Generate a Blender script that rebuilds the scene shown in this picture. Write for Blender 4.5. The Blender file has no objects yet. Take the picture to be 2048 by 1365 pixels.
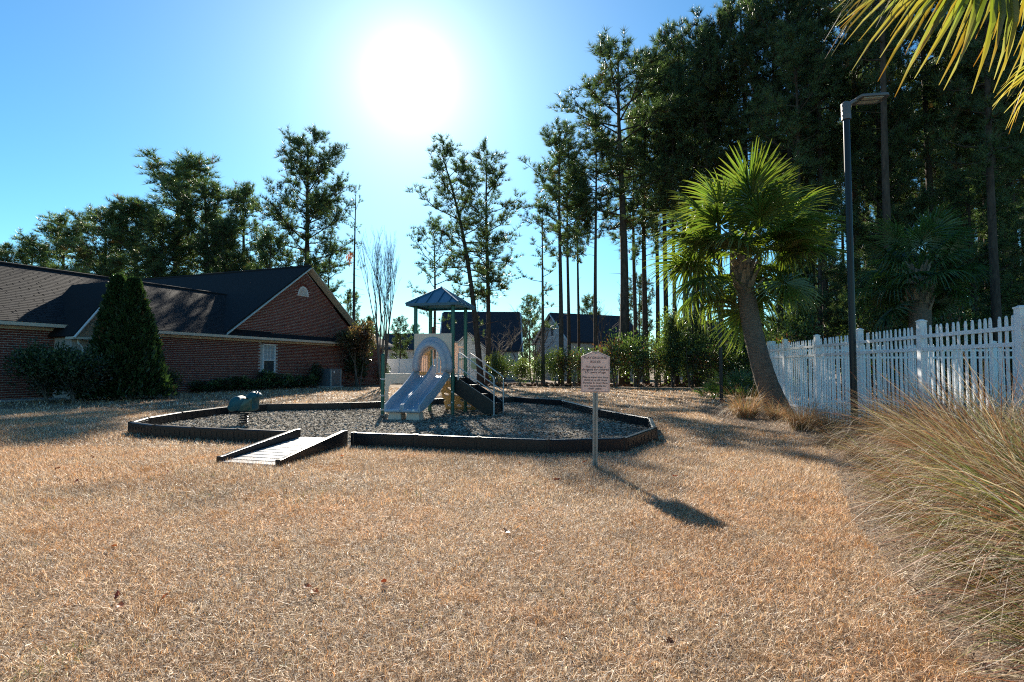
import bpy, math, random
import numpy as np
from mathutils import Vector, Matrix

# ------------------------------------------------------------------ camera, sky, sun, exposure
SC = bpy.context.scene
COL = SC.collection
EYE = 1.25                       # camera height
FPX, CX, CY, HORIZON = 1150.0, 1024.0, 682.5, 736.0
PITCH = math.atan((HORIZON - CY) / FPX)
SUN_AZ, SUN_EL = math.radians(-10.3), math.radians(27.0)     # azimuth from +Y towards +X

cam = bpy.data.cameras.new('camera')
cam.sensor_width = 36.0
cam.lens = FPX / 2048 * 36.0
cam.clip_start, cam.clip_end = 0.05, 3000
camo = bpy.data.objects.new('camera', cam)
COL.objects.link(camo)
camo.location = (0, 0, EYE)
camo.rotation_euler = (math.pi / 2 + PITCH, 0, 0)
SC.camera = camo

world = bpy.data.worlds.new('World')
SC.world = world
world.use_nodes = True
wn = world.node_tree
for n in list(wn.nodes):
    wn.nodes.remove(n)
sky = wn.nodes.new('ShaderNodeTexSky')
sky.sky_type = 'NISHITA'
sky.sun_disc = False
sky.sun_elevation = SUN_EL
sky.sun_rotation = SUN_AZ
sky.air_density = 1.0
sky.dust_density = 0.15
AUREOLE = 58.0
sky.ozone_density = 2.0
bg = wn.nodes.new('ShaderNodeBackground')
bg.inputs['Strength'].default_value = 0.054
wo = wn.nodes.new('ShaderNodeOutputWorld')
# a deep clear blue, and the bright aureole that thin haze makes round the sun
hs = wn.nodes.new('ShaderNodeHueSaturation'); hs.inputs['Saturation'].default_value = 1.2
wn.links.new(sky.outputs[0], hs.inputs['Color'])
tn_ = wn.nodes.new('ShaderNodeMix'); tn_.data_type = 'RGBA'; tn_.blend_type = 'MULTIPLY'; tn_.inputs[0].default_value = 1
tn_.inputs[7].default_value = (.62, 1.04, 1.14, 1)
wn.links.new(hs.outputs[0], tn_.inputs[6])
tcw = wn.nodes.new('ShaderNodeTexCoord')
dt = wn.nodes.new('ShaderNodeVectorMath'); dt.operation = 'DOT_PRODUCT'
dt.inputs[1].default_value = (math.sin(SUN_AZ) * math.cos(SUN_EL), math.cos(SUN_AZ) * math.cos(SUN_EL), math.sin(SUN_EL))
wn.links.new(tcw.outputs['Generated'], dt.inputs[0])
def wmath(op, a, b=None):
    m = wn.nodes.new('ShaderNodeMath'); m.operation = op
    for i, v in enumerate((a, b)):
        if v is None: continue
        if hasattr(v, 'links'): wn.links.new(v, m.inputs[i])
        else: m.inputs[i].default_value = v
    return m.outputs[0]
th = wmath('ARCCOSINE', wmath('MINIMUM', dt.outputs['Value'], 1.0))
deg = wmath('MULTIPLY', th, 180 / math.pi)
glow = wmath('ADD', wmath('DIVIDE', AUREOLE, wmath('ADD', wmath('MULTIPLY', deg, deg), 7.0)),
             wmath('MULTIPLY', 2.9, wmath('POWER', 2.71828, wmath('MULTIPLY', deg, -1 / 10.0))))
gv = wn.nodes.new('ShaderNodeMix'); gv.data_type = 'RGBA'; gv.blend_type = 'ADD'; gv.inputs[0].default_value = 1
cmb = wn.nodes.new('ShaderNodeCombineColor')
for i, k in enumerate((1.0, .97, .88)): wn.links.new(wmath('MULTIPLY', glow, k), cmb.inputs[i])
wn.links.new(tn_.outputs[2], gv.inputs[6]); wn.links.new(cmb.outputs[0], gv.inputs[7])
wn.links.new(gv.outputs[2], bg.inputs['Color'])
wn.links.new(bg.outputs[0], wo.inputs['Surface'])

SUN_DIR = Vector((math.sin(SUN_AZ) * math.cos(SUN_EL), math.cos(SUN_AZ) * math.cos(SUN_EL), math.sin(SUN_EL)))
sl = bpy.data.lights.new('sun', 'SUN')
sl.energy = 5.0
sl.angle = math.radians(0.53)
sl.color = (1.0, 0.91, 0.77)
slo = bpy.data.objects.new('sun', sl)
COL.objects.link(slo)
slo.location = (0, 0, 40)
slo.rotation_euler = SUN_DIR.to_track_quat('Z', 'Y').to_euler()

SC.view_settings.view_transform = 'Standard'
SC.view_settings.look = 'None'
SC.view_settings.gamma = 1
SC.view_settings.exposure = 1.45
SC.view_settings.use_curve_mapping = False
SC.render.engine = 'CYCLES'
SC.cycles.max_bounces = 7
SC.cycles.diffuse_bounces = 3
SC.cycles.transmission_bounces = 4
SC.cycles.caustics_reflective = False
SC.cycles.caustics_refractive = False
SC.cycles.use_denoising = False
SC.cycles.filter_width = 1.15
SC.cycles.sample_clamp_indirect = 4.0
SC.cycles.sample_clamp_direct = 12.0

# ------------------------------------------------------------------ helpers: pixels to directions
def ray(x, y):
    v = (CY - y) / FPX
    return ((x - CX) / FPX, math.cos(PITCH) - v * math.sin(PITCH), math.sin(PITCH) + v * math.cos(PITCH))
def G(x, y, z=0.0):                      # where the ray of a pixel meets the level z
    d = ray(x, y); s = (z - EYE) / d[2]
    return Vector((d[0] * s, d[1] * s, z))
def D(x, y, Y):                          # the point of that ray at a known depth Y
    d = ray(x, y); s = Y / d[1]
    return Vector((d[0] * s, Y, EYE + d[2] * s))
R = math.radians
rng = np.random.default_rng(7)

# ------------------------------------------------------------------ helpers: materials
def _mix(nt, a, b, fac_socket, mode='MIX'):
    m = nt.nodes.new('ShaderNodeMix'); m.data_type = 'RGBA'; m.blend_type = mode
    for s, v in ((m.inputs[6], a), (m.inputs[7], b)):
        if hasattr(v, 'links'): nt.links.new(v, s)
        else: s.default_value = (*v, 1)
    if hasattr(fac_socket, 'links'): nt.links.new(fac_socket, m.inputs[0])
    else: m.inputs[0].default_value = fac_socket
    return m.outputs[2]
def _noise(nt, scale, detail=4, rough=.6, coord='Object', vscale=None):
    tc = nt.nodes.new('ShaderNodeTexCoord')
    n = nt.nodes.new('ShaderNodeTexNoise')
    n.inputs['Scale'].default_value = scale; n.inputs['Detail'].default_value = detail
    n.inputs['Roughness'].default_value = rough
    src = tc.outputs[coord]
    if vscale:
        mp = nt.nodes.new('ShaderNodeMapping'); mp.inputs['Scale'].default_value = vscale
        nt.links.new(src, mp.inputs[0]); src = mp.outputs[0]
    nt.links.new(src, n.inputs['Vector'])
    return n.outputs[0]
def _ramp(nt, sock, lo, hi):
    m = nt.nodes.new('ShaderNodeMapRange')
    m.inputs[1].default_value = lo; m.inputs[2].default_value = hi
    nt.links.new(sock, m.inputs[0]); return m.outputs[0]
def mat(name, c1, c2=None, scale=6, rough=.6, bump=0, bscale=40, metal=0, spec=.5, vscale=None, objrand=0, coat=0):
    m = bpy.data.materials.new(name); m.use_nodes = True
    nt = m.node_tree; b = nt.nodes['Principled BSDF']
    b.inputs['Roughness'].default_value = rough
    b.inputs['Metallic'].default_value = metal
    b.inputs['Specular IOR Level'].default_value = spec
    if coat: b.inputs['Coat Weight'].default_value = coat
    if c2 is None: c2 = tuple(x * .8 for x in c1)
    n = _noise(nt, scale, 5, .65, vscale=vscale)
    col = _mix(nt, c1, c2, _ramp(nt, n, .35, .65))
    if objrand:
        oi = nt.nodes.new('ShaderNodeObjectInfo')
        mr = nt.nodes.new('ShaderNodeMapRange')
        mr.inputs[3].default_value = 1 - objrand; mr.inputs[4].default_value = 1 + objrand
        nt.links.new(oi.outputs['Random'], mr.inputs[0])
        hs = nt.nodes.new('ShaderNodeHueSaturation')
        nt.links.new(col, hs.inputs['Color']); nt.links.new(mr.outputs[0], hs.inputs['Value'])
        col = hs.outputs[0]
    nt.links.new(col, b.inputs['Base Color'])
    if bump:
        bn = _noise(nt, bscale, 4, .6, vscale=vscale)
        bp = nt.nodes.new('ShaderNodeBump'); bp.inputs['Strength'].default_value = bump
        bp.inputs['Distance'].default_value = .02
        nt.links.new(bn, bp.inputs['Height']); nt.links.new(bp.outputs[0], b.inputs['Normal'])
    return m
def leafmat(name, transl=.35, rough=.5, spec=.4, objrand=.18, tint=(1.3, 1.35, .6)):
    """foliage: colour from the per-vertex attribute 'Col', some light passing through"""
    m = bpy.data.materials.new(name); m.use_nodes = True
    nt = m.node_tree; b = nt.nodes['Principled BSDF']; out = nt.nodes['Material Output']
    at = nt.nodes.new('ShaderNodeAttribute'); at.attribute_name = 'Col'
    oi = nt.nodes.new('ShaderNodeObjectInfo')
    mr = nt.nodes.new('ShaderNodeMapRange')
    mr.inputs[3].default_value = 1 - objrand; mr.inputs[4].default_value = 1 + objrand
    nt.links.new(oi.outputs['Random'], mr.inputs[0])
    hs = nt.nodes.new('ShaderNodeHueSaturation')
    nt.links.new(at.outputs['Color'], hs.inputs['Color']); nt.links.new(mr.outputs[0], hs.inputs['Value'])
    nt.links.new(hs.outputs[0], b.inputs['Base Color'])
    b.inputs['Roughness'].default_value = rough; b.inputs['Specular IOR Level'].default_value = spec
    tr = nt.nodes.new('ShaderNodeBsdfTranslucent')
    nt.links.new(_mix(nt, hs.outputs[0], tint, 1.0, 'MULTIPLY'), tr.inputs['Color'])
    mx = nt.nodes.new('ShaderNodeMixShader'); mx.inputs[0].default_value = transl
    nt.links.new(b.outputs[0], mx.inputs[1]); nt.links.new(tr.outputs[0], mx.inputs[2])
    nt.links.new(mx.outputs[0], out.inputs['Surface'])
    return m

M = {}
M['lawn'] = mat('lawn_thatch', (.24, .17, .11), (.14, .10, .065), .9, .95, .9, 60, spec=.1)
M['bed'] = mat('straw_bed', (.25, .19, .14), (.14, .105, .078), 3, .95, .9, 50, spec=.1)
M['mulch'] = mat('mulch_base', (.17, .15, .125), (.09, .08, .07), 5, .95, .8, 40, spec=.1)
M['grass'] = leafmat('dry_grass_blades', .30, .55, .35, 0, (1.1, 1.0, .85))
M['chips'] = leafmat('wood_chips', .0, .85, .12, 0)
M['needle'] = leafmat('pine_needles', .45, .42, .45, .22, (1.12, 1.3, .7))
M['leaf'] = leafmat('broad_leaves', .38, .35, .5, .2)
M['palm'] = leafmat('palm_leaf', .46, .30, .6, .25, (1.35, 1.45, .5))
M['reed'] = leafmat('ornamental_grass', .26, .55, .3, .1, (1.12, 1.05, .8))
M['bark'] = mat('pine_bark', (.10, .072, .055), (.045, .034, .028), 9, .9, .9, 22, spec=.15, vscale=(1, 1, .3), objrand=.2)
M['greybark'] = mat('grey_bark', (.16, .135, .11), (.08, .068, .058), 12, .85, .5, 30, spec=.2, vscale=(1, 1, .3))
M['palmbark'] = mat('palm_trunk', (.20, .165, .13), (.10, .08, .064), 9, .95, 1.0, 30, spec=.15, vscale=(1, 1, 4))
M['boot'] = mat('palm_boot', (.27, .21, .15), (.15, .11, .075), 7, .85, .5, 40, spec=.2, objrand=.25)
M['brick'] = mat('red_brick', (.205, .054, .04), (.145, .037, .03), 3.0, .85, .3, 60, spec=.2, objrand=.25)
M['mortar'] = mat('mortar', (.50, .46, .43), (.42, .39, .37), 20, .95)
M['shingle'] = mat('asphalt_shingle', (.019, .018, .020), (.015, .0145, .016), 3, .85, .15, 90, spec=.2, objrand=.25)
M['roofdark'] = mat('roof_felt', (.022, .022, .026), (.015, .015, .018), 9, .85, .5, 60, spec=.2)
M['trim'] = mat('cream_trim', (.66, .60, .50), (.58, .53, .45), 4, .5)
M['white'] = mat('white_vinyl', (.80, .80, .80), (.74, .75, .76), 3, .38, spec=.5)
M['siding'] = mat('pale_siding', (.62, .63, .62), (.55, .56, .56), 2, .6, .2, 8, vscale=(.2, .2, 12))
M['tansiding'] = mat('tan_siding', (.46, .38, .28), (.40, .33, .25), 2, .6, .3, 8, vscale=(.2, .2, 12))
M['glass'] = mat('window_glass', (.05, .06, .08), (.04, .05, .06), 2, .06, spec=.9)
M['blind'] = mat('window_blind', (.38, .42, .45), (.33, .37, .4), 3, .5)
M['blackplastic'] = mat('black_plastic', (.014, .014, .016), (.009, .009, .011), 7, .34, .12, 60, spec=.3)
M['rampgrey'] = mat('ramp_plastic', (.33, .34, .35), (.24, .25, .26), 9, .36, .2, 50, spec=.5)
M['green'] = mat('green_powder_coat', (.009, .105, .075), (.008, .09, .065), 6, .34, spec=.5)
M['roofgreen'] = mat('green_roof_plastic', (.02, .12, .20), (.016, .10, .17), 5, .3, spec=.5)
M['slide'] = mat('grey_blue_plastic', (.38, .43, .49), (.32, .365, .43), 5, .33, .08, 120, spec=.5)
M['beige'] = mat('beige_plastic', (.78, .57, .43), (.71, .51, .385), 4, .42)
M['tan'] = mat('tan_plastic', (.60, .40, .17), (.53, .35, .15), 4, .45)
M['rider'] = mat('rider_green_plastic', (.008, .085, .11), (.006, .07, .09), 5, .42, spec=.3)
M['riderdark'] = mat('rider_dark_green', (.02, .075, .06), (.016, .06, .05), 5, .3, spec=.6)
M['rail'] = mat('pale_handrail', (.52, .51, .48), (.46, .45, .43), 5, .35, spec=.5)
M['galv'] = mat('galvanised_steel', (.30, .29, .28), (.20, .195, .19), 14, .45, .1, 60, metal=.6)
M['pink'] = mat('sign_face', (.86, .55, .45), (.83, .52, .425), 5, .5)
M['ink'] = mat('sign_ink', (.10, .045, .045), (.09, .04, .04), 5, .6)
M['polemetal'] = mat('black_pole', (.010, .011, .014), (.008, .009, .012), 8, .33, spec=.35)
M['fixture'] = mat('bronze_fixture', (.15, .135, .125), (.12, .11, .10), 8, .4, spec=.5)
M['lens'] = mat('lamp_lens', (.50, .46, .38), (.45, .41, .34), 8, .3)
M['acmetal'] = mat('ac_casing', (.13, .14, .155), (.11, .12, .13), 5, .45)
M['aclight'] = mat('ac_corner', (.36, .36, .35), (.31, .31, .3), 5, .45)
M['deadleaf'] = leafmat('dead_leaf', .3, .5, .4, .3, (1.3, .9, .6))
M['chimney'] = mat('chimney_brick', (.25, .1, .075), (.17, .07, .06), 6, .9)
M['concrete'] = mat('concrete', (.42, .40, .37), (.34, .32, .30), 4, .9, .3, 30)

# ------------------------------------------------------------------ helpers: meshes
def link(o, parent=None):
    COL.objects.link(o)
    if parent is not None: o.parent = parent
    return o
def tag(o, label=None, cat=None, group=None, kind=None):
    if label: o['label'] = label
    if cat: o['category'] = cat
    if group: o['group'] = group
    if kind: o['kind'] = kind
    return o
def empty(name, loc=(0, 0, 0), rz=0, label=None, cat=None, group=None):
    o = bpy.data.objects.new(name, None); link(o)
    o.location = loc; o.rotation_euler = (0, 0, rz); o.empty_display_size = .2
    return tag(o, label, cat, group)
def npmesh(name, V, F, col=None, smooth=False):
    V = np.asarray(V, np.float32).reshape(-1, 3); F = np.asarray(F, np.int32)
    k = F.shape[1]; me = bpy.data.meshes.new(name)
    me.vertices.add(len(V)); me.vertices.foreach_set('co', V.ravel())
    me.loops.add(F.size); me.loops.foreach_set('vertex_index', F.ravel())
    me.polygons.add(len(F)); me.polygons.foreach_set('loop_start', np.arange(0, F.size, k, dtype=np.int32))
    me.polygons.foreach_set('use_smooth', np.full(len(F), smooth))
    if col is not None:
        a = me.color_attributes.new('Col', 'FLOAT_COLOR', 'POINT')
        c = np.ones((len(V), 4), np.float32); c[:, :3] = col
        a.data.foreach_set('color', c.ravel())
    me.update(calc_edges=True)
    return me
def obj(name, me, material=None, parent=None):
    if material is not None and not me.materials: me.materials.append(material)
    return link(bpy.data.objects.new(name, me), parent)

class MB:
    """collects simple shapes, then becomes ONE mesh object"""
    def __init__(s): s.v = []; s.f = []; s.sm = []
    def add(s, V, F, smooth=False):
        b = len(s.v); s.v += [tuple(p) for p in V]
        s.f += [tuple(i + b for i in f) for f in F]; s.sm += [smooth] * len(F); return s
    def box(s, c, d, rot=None, taper=1.0):
        hx, hy, hz = d[0] / 2, d[1] / 2, d[2] / 2
        P = [(-hx, -hy, -hz), (hx, -hy, -hz), (hx, hy, -hz), (-hx, hy, -hz)]
        P += [(x * taper, y * taper, hz) for x, y, z in P]
        c = Vector(c)
        P = [(rot @ Vector(p) if rot else Vector(p)) + c for p in P]
        return s.add(P, [(3, 2, 1, 0), (4, 5, 6, 7), (0, 1, 5, 4), (1, 2, 6, 5), (2, 3, 7, 6), (3, 0, 4, 7)])
    def beam(s, a, b, w, h, up=(0, 0, 1)):
        a, b = Vector(a), Vector(b); x = (b - a); L = x.length; x.normalize()
        y = Vector(up).cross(x).normalized(); z = x.cross(y)
        return s.box((a + b) / 2, (L, w, h), Matrix((x, y, z)).transposed())
    def tube(s, pts, rad, n=8, cap=True, smooth=True):
        pts = [Vector(p) for p in pts]
        if not hasattr(rad, '__len__'): rad = [rad] * len(pts)
        V = []; F = []
        ref = None
        for i, p in enumerate(pts):
            t = (pts[min(i + 1, len(pts) - 1)] - pts[max(i - 1, 0)]).normalized()
            if ref is None: ref = t.orthogonal().normalized()
            else: ref = (ref - t * ref.dot(t)).normalized()
            w = t.cross(ref)
            for k in range(n):
                a = 2 * math.pi * k / n
                V.append(p + (ref * math.cos(a) + w * math.sin(a)) * rad[i])
        for i in range(len(pts) - 1):
            for k in range(n):
                F.append((i * n + k, i * n + (k + 1) % n, (i + 1) * n + (k + 1) % n, (i + 1) * n + k))
        s.add(V, F, smooth)
        if cap:
            s.add(V[:n], [tuple(range(n))[::-1]]); s.add(V[-n:], [tuple(range(n))])
        return s
    def prism(s, poly, axis_o, ax, ay, az, depth):
        """2-D polygon (counter-clockwise) in the plane ax, ay at axis_o, extruded by depth along az"""
        o, ax, ay, az = Vector(axis_o), Vector(ax), Vector(ay), Vector(az)
        n = len(poly)
        A = [o + ax * p[0] + ay * p[1] for p in poly]; B = [p + az * depth for p in A]
        F = [tuple(range(n))[::-1], tuple(range(n, 2 * n))]
        F += [(i, (i + 1) % n, n + (i + 1) % n, n + i) for i in range(n)]
        return s.add(A + B, F)
    def ringplate(s, outer, inner, o, ax, ay, az, depth):
        """plate with a hole: outer and inner outlines with the same number of points"""
        o, ax, ay, az = Vector(o), Vector(ax), Vector(ay), Vector(az); n = len(outer)
        P = lambda q, k: o + ax * q[0] + ay * q[1] + az * depth * k
        V = [P(q, 0) for q in outer] + [P(q, 0) for q in inner] + [P(q, 1) for q in outer] + [P(q, 1) for q in inner]
        F = []
        for i in range(n):
            j = (i + 1) % n
            F += [(i, n + i, n + j, j), (2 * n + i, 2 * n + j, 3 * n + j, 3 * n + i),
                  (i, j, 2 * n + j, 2 * n + i), (n + i, 3 * n + i, 3 * n + j, n + j)]
        return s.add(V, F)
    def mesh(s, name):
        me = bpy.data.meshes.new(name); me.from_pydata([tuple(p) for p in s.v], [], s.f)
        me.polygons.foreach_set('use_smooth', s.sm); me.update(); return me
    def build(s, name, material, parent=None, bevel=0):
        o = obj(name, s.mesh(name), material, parent)
        if bevel:
            b = o.modifiers.new('bevel', 'BEVEL'); b.width = bevel; b.segments = 2; b.limit_method = 'ANGLE'
        return o
def copy_tree(o, parent=None):
    c = o.copy(); COL.objects.link(c); c.parent = parent
    for ch in list(o.children): copy_tree(ch, c)
    return c

def unit(a): return a / np.maximum(np.linalg.norm(a, axis=-1, keepdims=True), 1e-9)
def runit(n, r=None): return unit((r or rng).normal(size=(n, 3)))
def needles(P, Dr, n, L, W, spread, r):
    """n thin triangles round each tuft P (direction Dr)"""
    P = np.repeat(P, n, 0); Dr = np.repeat(Dr, n, 0); m = len(P)
    d = unit(Dr + spread * runit(m, r))
    side = unit(np.cross(d, runit(m, r)))
    l = L * r.uniform(.7, 1.25, (m, 1)); w = W * r.uniform(.7, 1.3, (m, 1))
    V = np.stack([P - side * w, P + side * w, P + d * l], 1).reshape(-1, 3)
    return V, np.arange(3 * m).reshape(-1, 3)
def cards(P, size, r, up=.3, aspect=.5, axis=None):
    """diamond-shaped leaves, one quad each, slightly folded"""
    m = len(P)
    ax = unit(runit(m, r) if axis is None else axis + .6 * runit(m, r))
    nr = unit(runit(m, r) + np.array([0, 0, up])); sd = unit(np.cross(ax, nr))
    l = size * r.uniform(.6, 1.3, (m, 1)); w = l * aspect
    nn = np.cross(sd, ax)
    V = np.stack([P, P + ax * l * .5 + sd * w * .5 + nn * l * .08, P + ax * l, P + ax * l * .5 - sd * w * .5 + nn * l * .08], 1).reshape(-1, 3)
    return V, np.arange(4 * m).reshape(-1, 4)
def vnoise(x, y, s, seed=0):
    """smooth value noise for the lawn's patches"""
    r = np.random.default_rng(seed); T = r.random((64, 64))
    x = x * s + 31.7; y = y * s + 17.3
    xi = np.floor(x).astype(int); yi = np.floor(y).astype(int); fx = x - xi; fy = y - yi
    fx = fx * fx * (3 - 2 * fx); fy = fy * fy * (3 - 2 * fy)
    a = T[xi % 64, yi % 64]; b = T[(xi + 1) % 64, yi % 64]; c = T[xi % 64, (yi + 1) % 64]; d = T[(xi + 1) % 64, (yi + 1) % 64]
    return (a * (1 - fx) + b * fx) * (1 - fy) + (c * (1 - fx) + d * fx) * fy

# ------------------------------------------------------------------ ground
def flat(name, pts, z, m, kind='structure'):
    n = len(pts)
    me = bpy.data.meshes.new(name); me.from_pydata([(p[0], p[1], z) for p in pts], [], [tuple(range(n))]); me.update()
    o = obj(name, me, m); tag(o, kind=kind); return o
flat('lawn_ground', [(-900, -60), (900, -60), (900, 1800), (-900, 1800)], 0, M['lawn'])
BED = [(1.55, 1.2), (1.9, 2.4), (2.35, 3.6), (2.75, 4.7), (3.7, 6.6), (4.7, 8.7), (5.25, 10.2), (5.1, 11.6), (4.85, 13.5), (5.3, 16.5), (6.4, 18.4), (7.4, 18.4), (9, 16), (8, 1.2)]
flat('planting_bed', BED, .004, M['bed'])
flat('woodland_floor', [(-6, 40), (4, 39.5), (14, 38), (15, 24), (24, 20), (90, 20), (90, 140), (-6, 140)], .004, M['bed'])

BORDER_TOP = .22
bpx = [(262, 844), (294, 835), (362, 824), (455, 813), (535, 808.5), (620, 807), (702, 805.5), (782, 803), (850, 799), (920, 796), (1030, 794), (1123, 800), (1201, 819), (1301, 836),
       (1309, 855), (1248, 876), (1097, 879.5), (957, 874.5), (831, 869.5), (708, 865.6)]
bleft = [(575, 862), (475, 858), (388, 854.5), (310, 850), (262, 844)]
BR = [G(x, y, BORDER_TOP) for x, y in bpx]; BL = [G(x, y, BORDER_TOP) for x, y in bleft]
LOOP = [(p.x, p.y) for p in BR] + [(p.x, p.y) for p in BL[:-1]]
flat('mulch_bed', LOOP, .006, M['mulch'])

def inside(x, y, poly):
    c = np.zeros(len(x), bool); n = len(poly)
    for i in range(n):
        x1, y1 = poly[i]; x2, y2 = poly[(i + 1) % n]
        hit = ((y1 > y) != (y2 > y)) & (x < (x2 - x1) * (y - y1) / ((y2 - y1) or 1e-9) + x1)
        c ^= hit
    return c

GRASSCOL = np.array([(.68, .54, .38), (.80, .71, .58), (.58, .38, .21), (.52, .28, .115), (.42, .30, .19), (.64, .49, .31), (.22, .145, .09), (.76, .66, .52), (.12, .085, .06), (.55, .33, .16)])
def lawn_blades(y0, y1, dens, L, W, seed, seg2=True, xw=.98, xmax=None):
    r = np.random.default_rng(seed)
    area = xw * (y1 * y1 - y0 * y0); n = int(area * dens)
    y = np.sqrt(r.uniform(y0 * y0, y1 * y1, n)); x = r.uniform(-1, 1, n) * y * xw
    keep = ~inside(x, y, LOOP)
    inbed = inside(x, y, BED); keep &= ~(inbed & (r.random(n) < .85))
    thin = vnoise(x, y, 1.6, 3) * .6 + vnoise(x, y, 5.0, 4) * .4
    keep &= r.random(n) < np.clip(.35 + 1.3 * thin, .25, 1)
    x, y = x[keep], y[keep]; n = len(x)
    az = r.uniform(0, 2 * np.pi, n); el = R(4) + r.random(n) ** 1.4 * R(66)
    l = L * r.uniform(.5, 1.45, n); w = W * (.35 + 1.2 * r.random(n) ** 1.5)
    z0 = r.uniform(0, .018, n)
    d = np.stack([np.cos(az) * np.cos(el), np.sin(az) * np.cos(el), np.sin(el)], 1)
    sd = unit(np.stack([-np.sin(az), np.cos(az), r.normal(0, .5, n)], 1))
    P = np.stack([x, y, z0], 1)
    warm = vnoise(x, y, .55, 5) * .5 + vnoise(x, y, 2.3, 6) * .5
    ci = r.integers(0, len(GRASSCOL), n)
    c = GRASSCOL[ci] * r.uniform(.72, 1.42, (n, 1))
    g = np.clip((warm - .46) * 3.5, 0, 1)[:, None] * .42
    c = c * (1 - g) + c * np.array([1.05, .80, .55]) * g
    spot = np.clip((vnoise(x, y, 3.1, 8) * .8 + vnoise(x, y, 9.0, 18) * .2 - .76) * 9, 0, 1)[:, None] * r.uniform(.3, 1, (n, 1))
    c = c * (1 - spot) + np.array([.50, .27, .10]) * spot
    c *= (1 - .38 * np.clip((vnoise(x, y, .45, 9) * .6 + vnoise(x, y, 1.3, 10) * .4 - .50) * 4, 0, 1))[:, None] * (.86 + .3 * vnoise(x, y, 7.0, 15))[:, None]
    green = (r.random(n) < .004 + .10 * (vnoise(x, y, 1.9, 30) > .94))[:, None]
    c = np.where(green, np.array([.16, .22, .05]), c)
    l = l[:, None]; w = w[:, None]
    if seg2:
        curl = runit(n, r) * .55 * l; curl[:, 2] = np.abs(curl[:, 2]) * -.5
        mid = P + d * l * .55
        tip = mid + d * l * .45 + curl * .8; tip[:, 2] = np.maximum(tip[:, 2], .003)
        V = np.stack([P - sd * w, P + sd * w, mid - sd * w * .8, mid + sd * w * .8, tip], 1).reshape(-1, 3)
        b = (np.arange(n) * 5)[:, None]
        F = np.concatenate([b + np.array([[0, 1, 3]]), b + np.array([[0, 3, 2]]), b + np.array([[2, 3, 4]])], 0)
        C = np.repeat(c, 5, 0)
    else:
        V = np.stack([P - sd * w, P + sd * w, P + d * l], 1).reshape(-1, 3)
        F = np.arange(3 * n).reshape(-1, 3); C = np.repeat(c, 3, 0)
    return V, F, C
parts = [lawn_blades(1.9, 5.2, 15500, .046, .0012, 11), lawn_blades(5.2, 9, 9000, .052, .0020, 12, False),
         lawn_blades(9, 17, 1800, .06, .0042, 13, False), lawn_blades(17, 36, 110, .09, .014, 14, False)]
Vs, Fs, Cs, off = [], [], [], 0
for V, F, C in parts:
    Vs.append(V); Fs.append(F + off); Cs.append(C); off += len(V)
o = obj('dormant_grass', npmesh('dormant_grass', np.concatenate(Vs), np.concatenate(Fs), np.concatenate(Cs)), M['grass'])
tag(o, 'short dormant tan lawn grass covering the open ground', 'grass', kind='stuff')
del Vs, Fs, Cs, parts

# wood chips inside the border
def chips(n, poly, z, size, cols, seed, name, label, cat, asp=.35):
    r = np.random.default_rng(seed); P = np.array(poly); lo = P.min(0); hi = P.max(0)
    x = r.uniform(lo[0], hi[0], n); y = r.uniform(lo[1], hi[1], n)
    k = inside(x, y, poly); x, y = x[k], y[k]; n = len(x)
    c = cols[r.integers(0, len(cols), n)] * r.uniform(.6, 1.4, (n, 1))
    az = r.uniform(0, 2 * np.pi, n)
    a = unit(np.stack([np.cos(az), np.sin(az), r.normal(0, .35, n)], 1))
    b = unit(np.cross(a, unit(np.stack([r.normal(0, .45, n), r.normal(0, .45, n), np.ones(n)], 1))))
    l = size * r.uniform(.5, 1.5, (n, 1)); w = l * asp * r.uniform(.6, 1.4, (n, 1))
    p = np.stack([x, y, z + r.uniform(.004, .03, n)], 1)
    V = np.stack([p - a * l - b * w * .6, p + a * l - b * w, p + a * l * .9 + b * w, p - a * l * 1.1 + b * w], 1).reshape(-1, 3)
    o = obj(name, npmesh(name, V, np.arange(4 * n).reshape(-1, 4), np.repeat(c, 4, 0)), M['chips'])
    tag(o, label, cat, kind='stuff')
chips(95000, LOOP, .008, .022, np.array([(.30, .265, .21), (.22, .19, .15), (.40, .36, .29), (.14, .115, .09), (.34, .29, .20)]), 21,
      'wood_chips', 'grey weathered wood chips spread inside the black play border', 'wood chips')
chips(80000, BED, .008, .034, np.array([(.34, .25, .17), (.24, .16, .105), (.44, .36, .27), (.18, .115, .08), (.30, .23, .16)]), 22,
      'pine_straw', 'brown pine straw litter in the bed under the tall grasses', 'straw', .07)
chips(9000, [(-4, 39), (4, 38.6), (14, 37), (15.5, 34), (16, 41), (-4, 43)], .02, .16, np.array([(.20, .11, .07), (.26, .16, .09), (.14, .08, .05)]), 23,
      'leaf_litter', 'reddish leaf litter along the foot of the wood', 'litter', .5)

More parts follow.
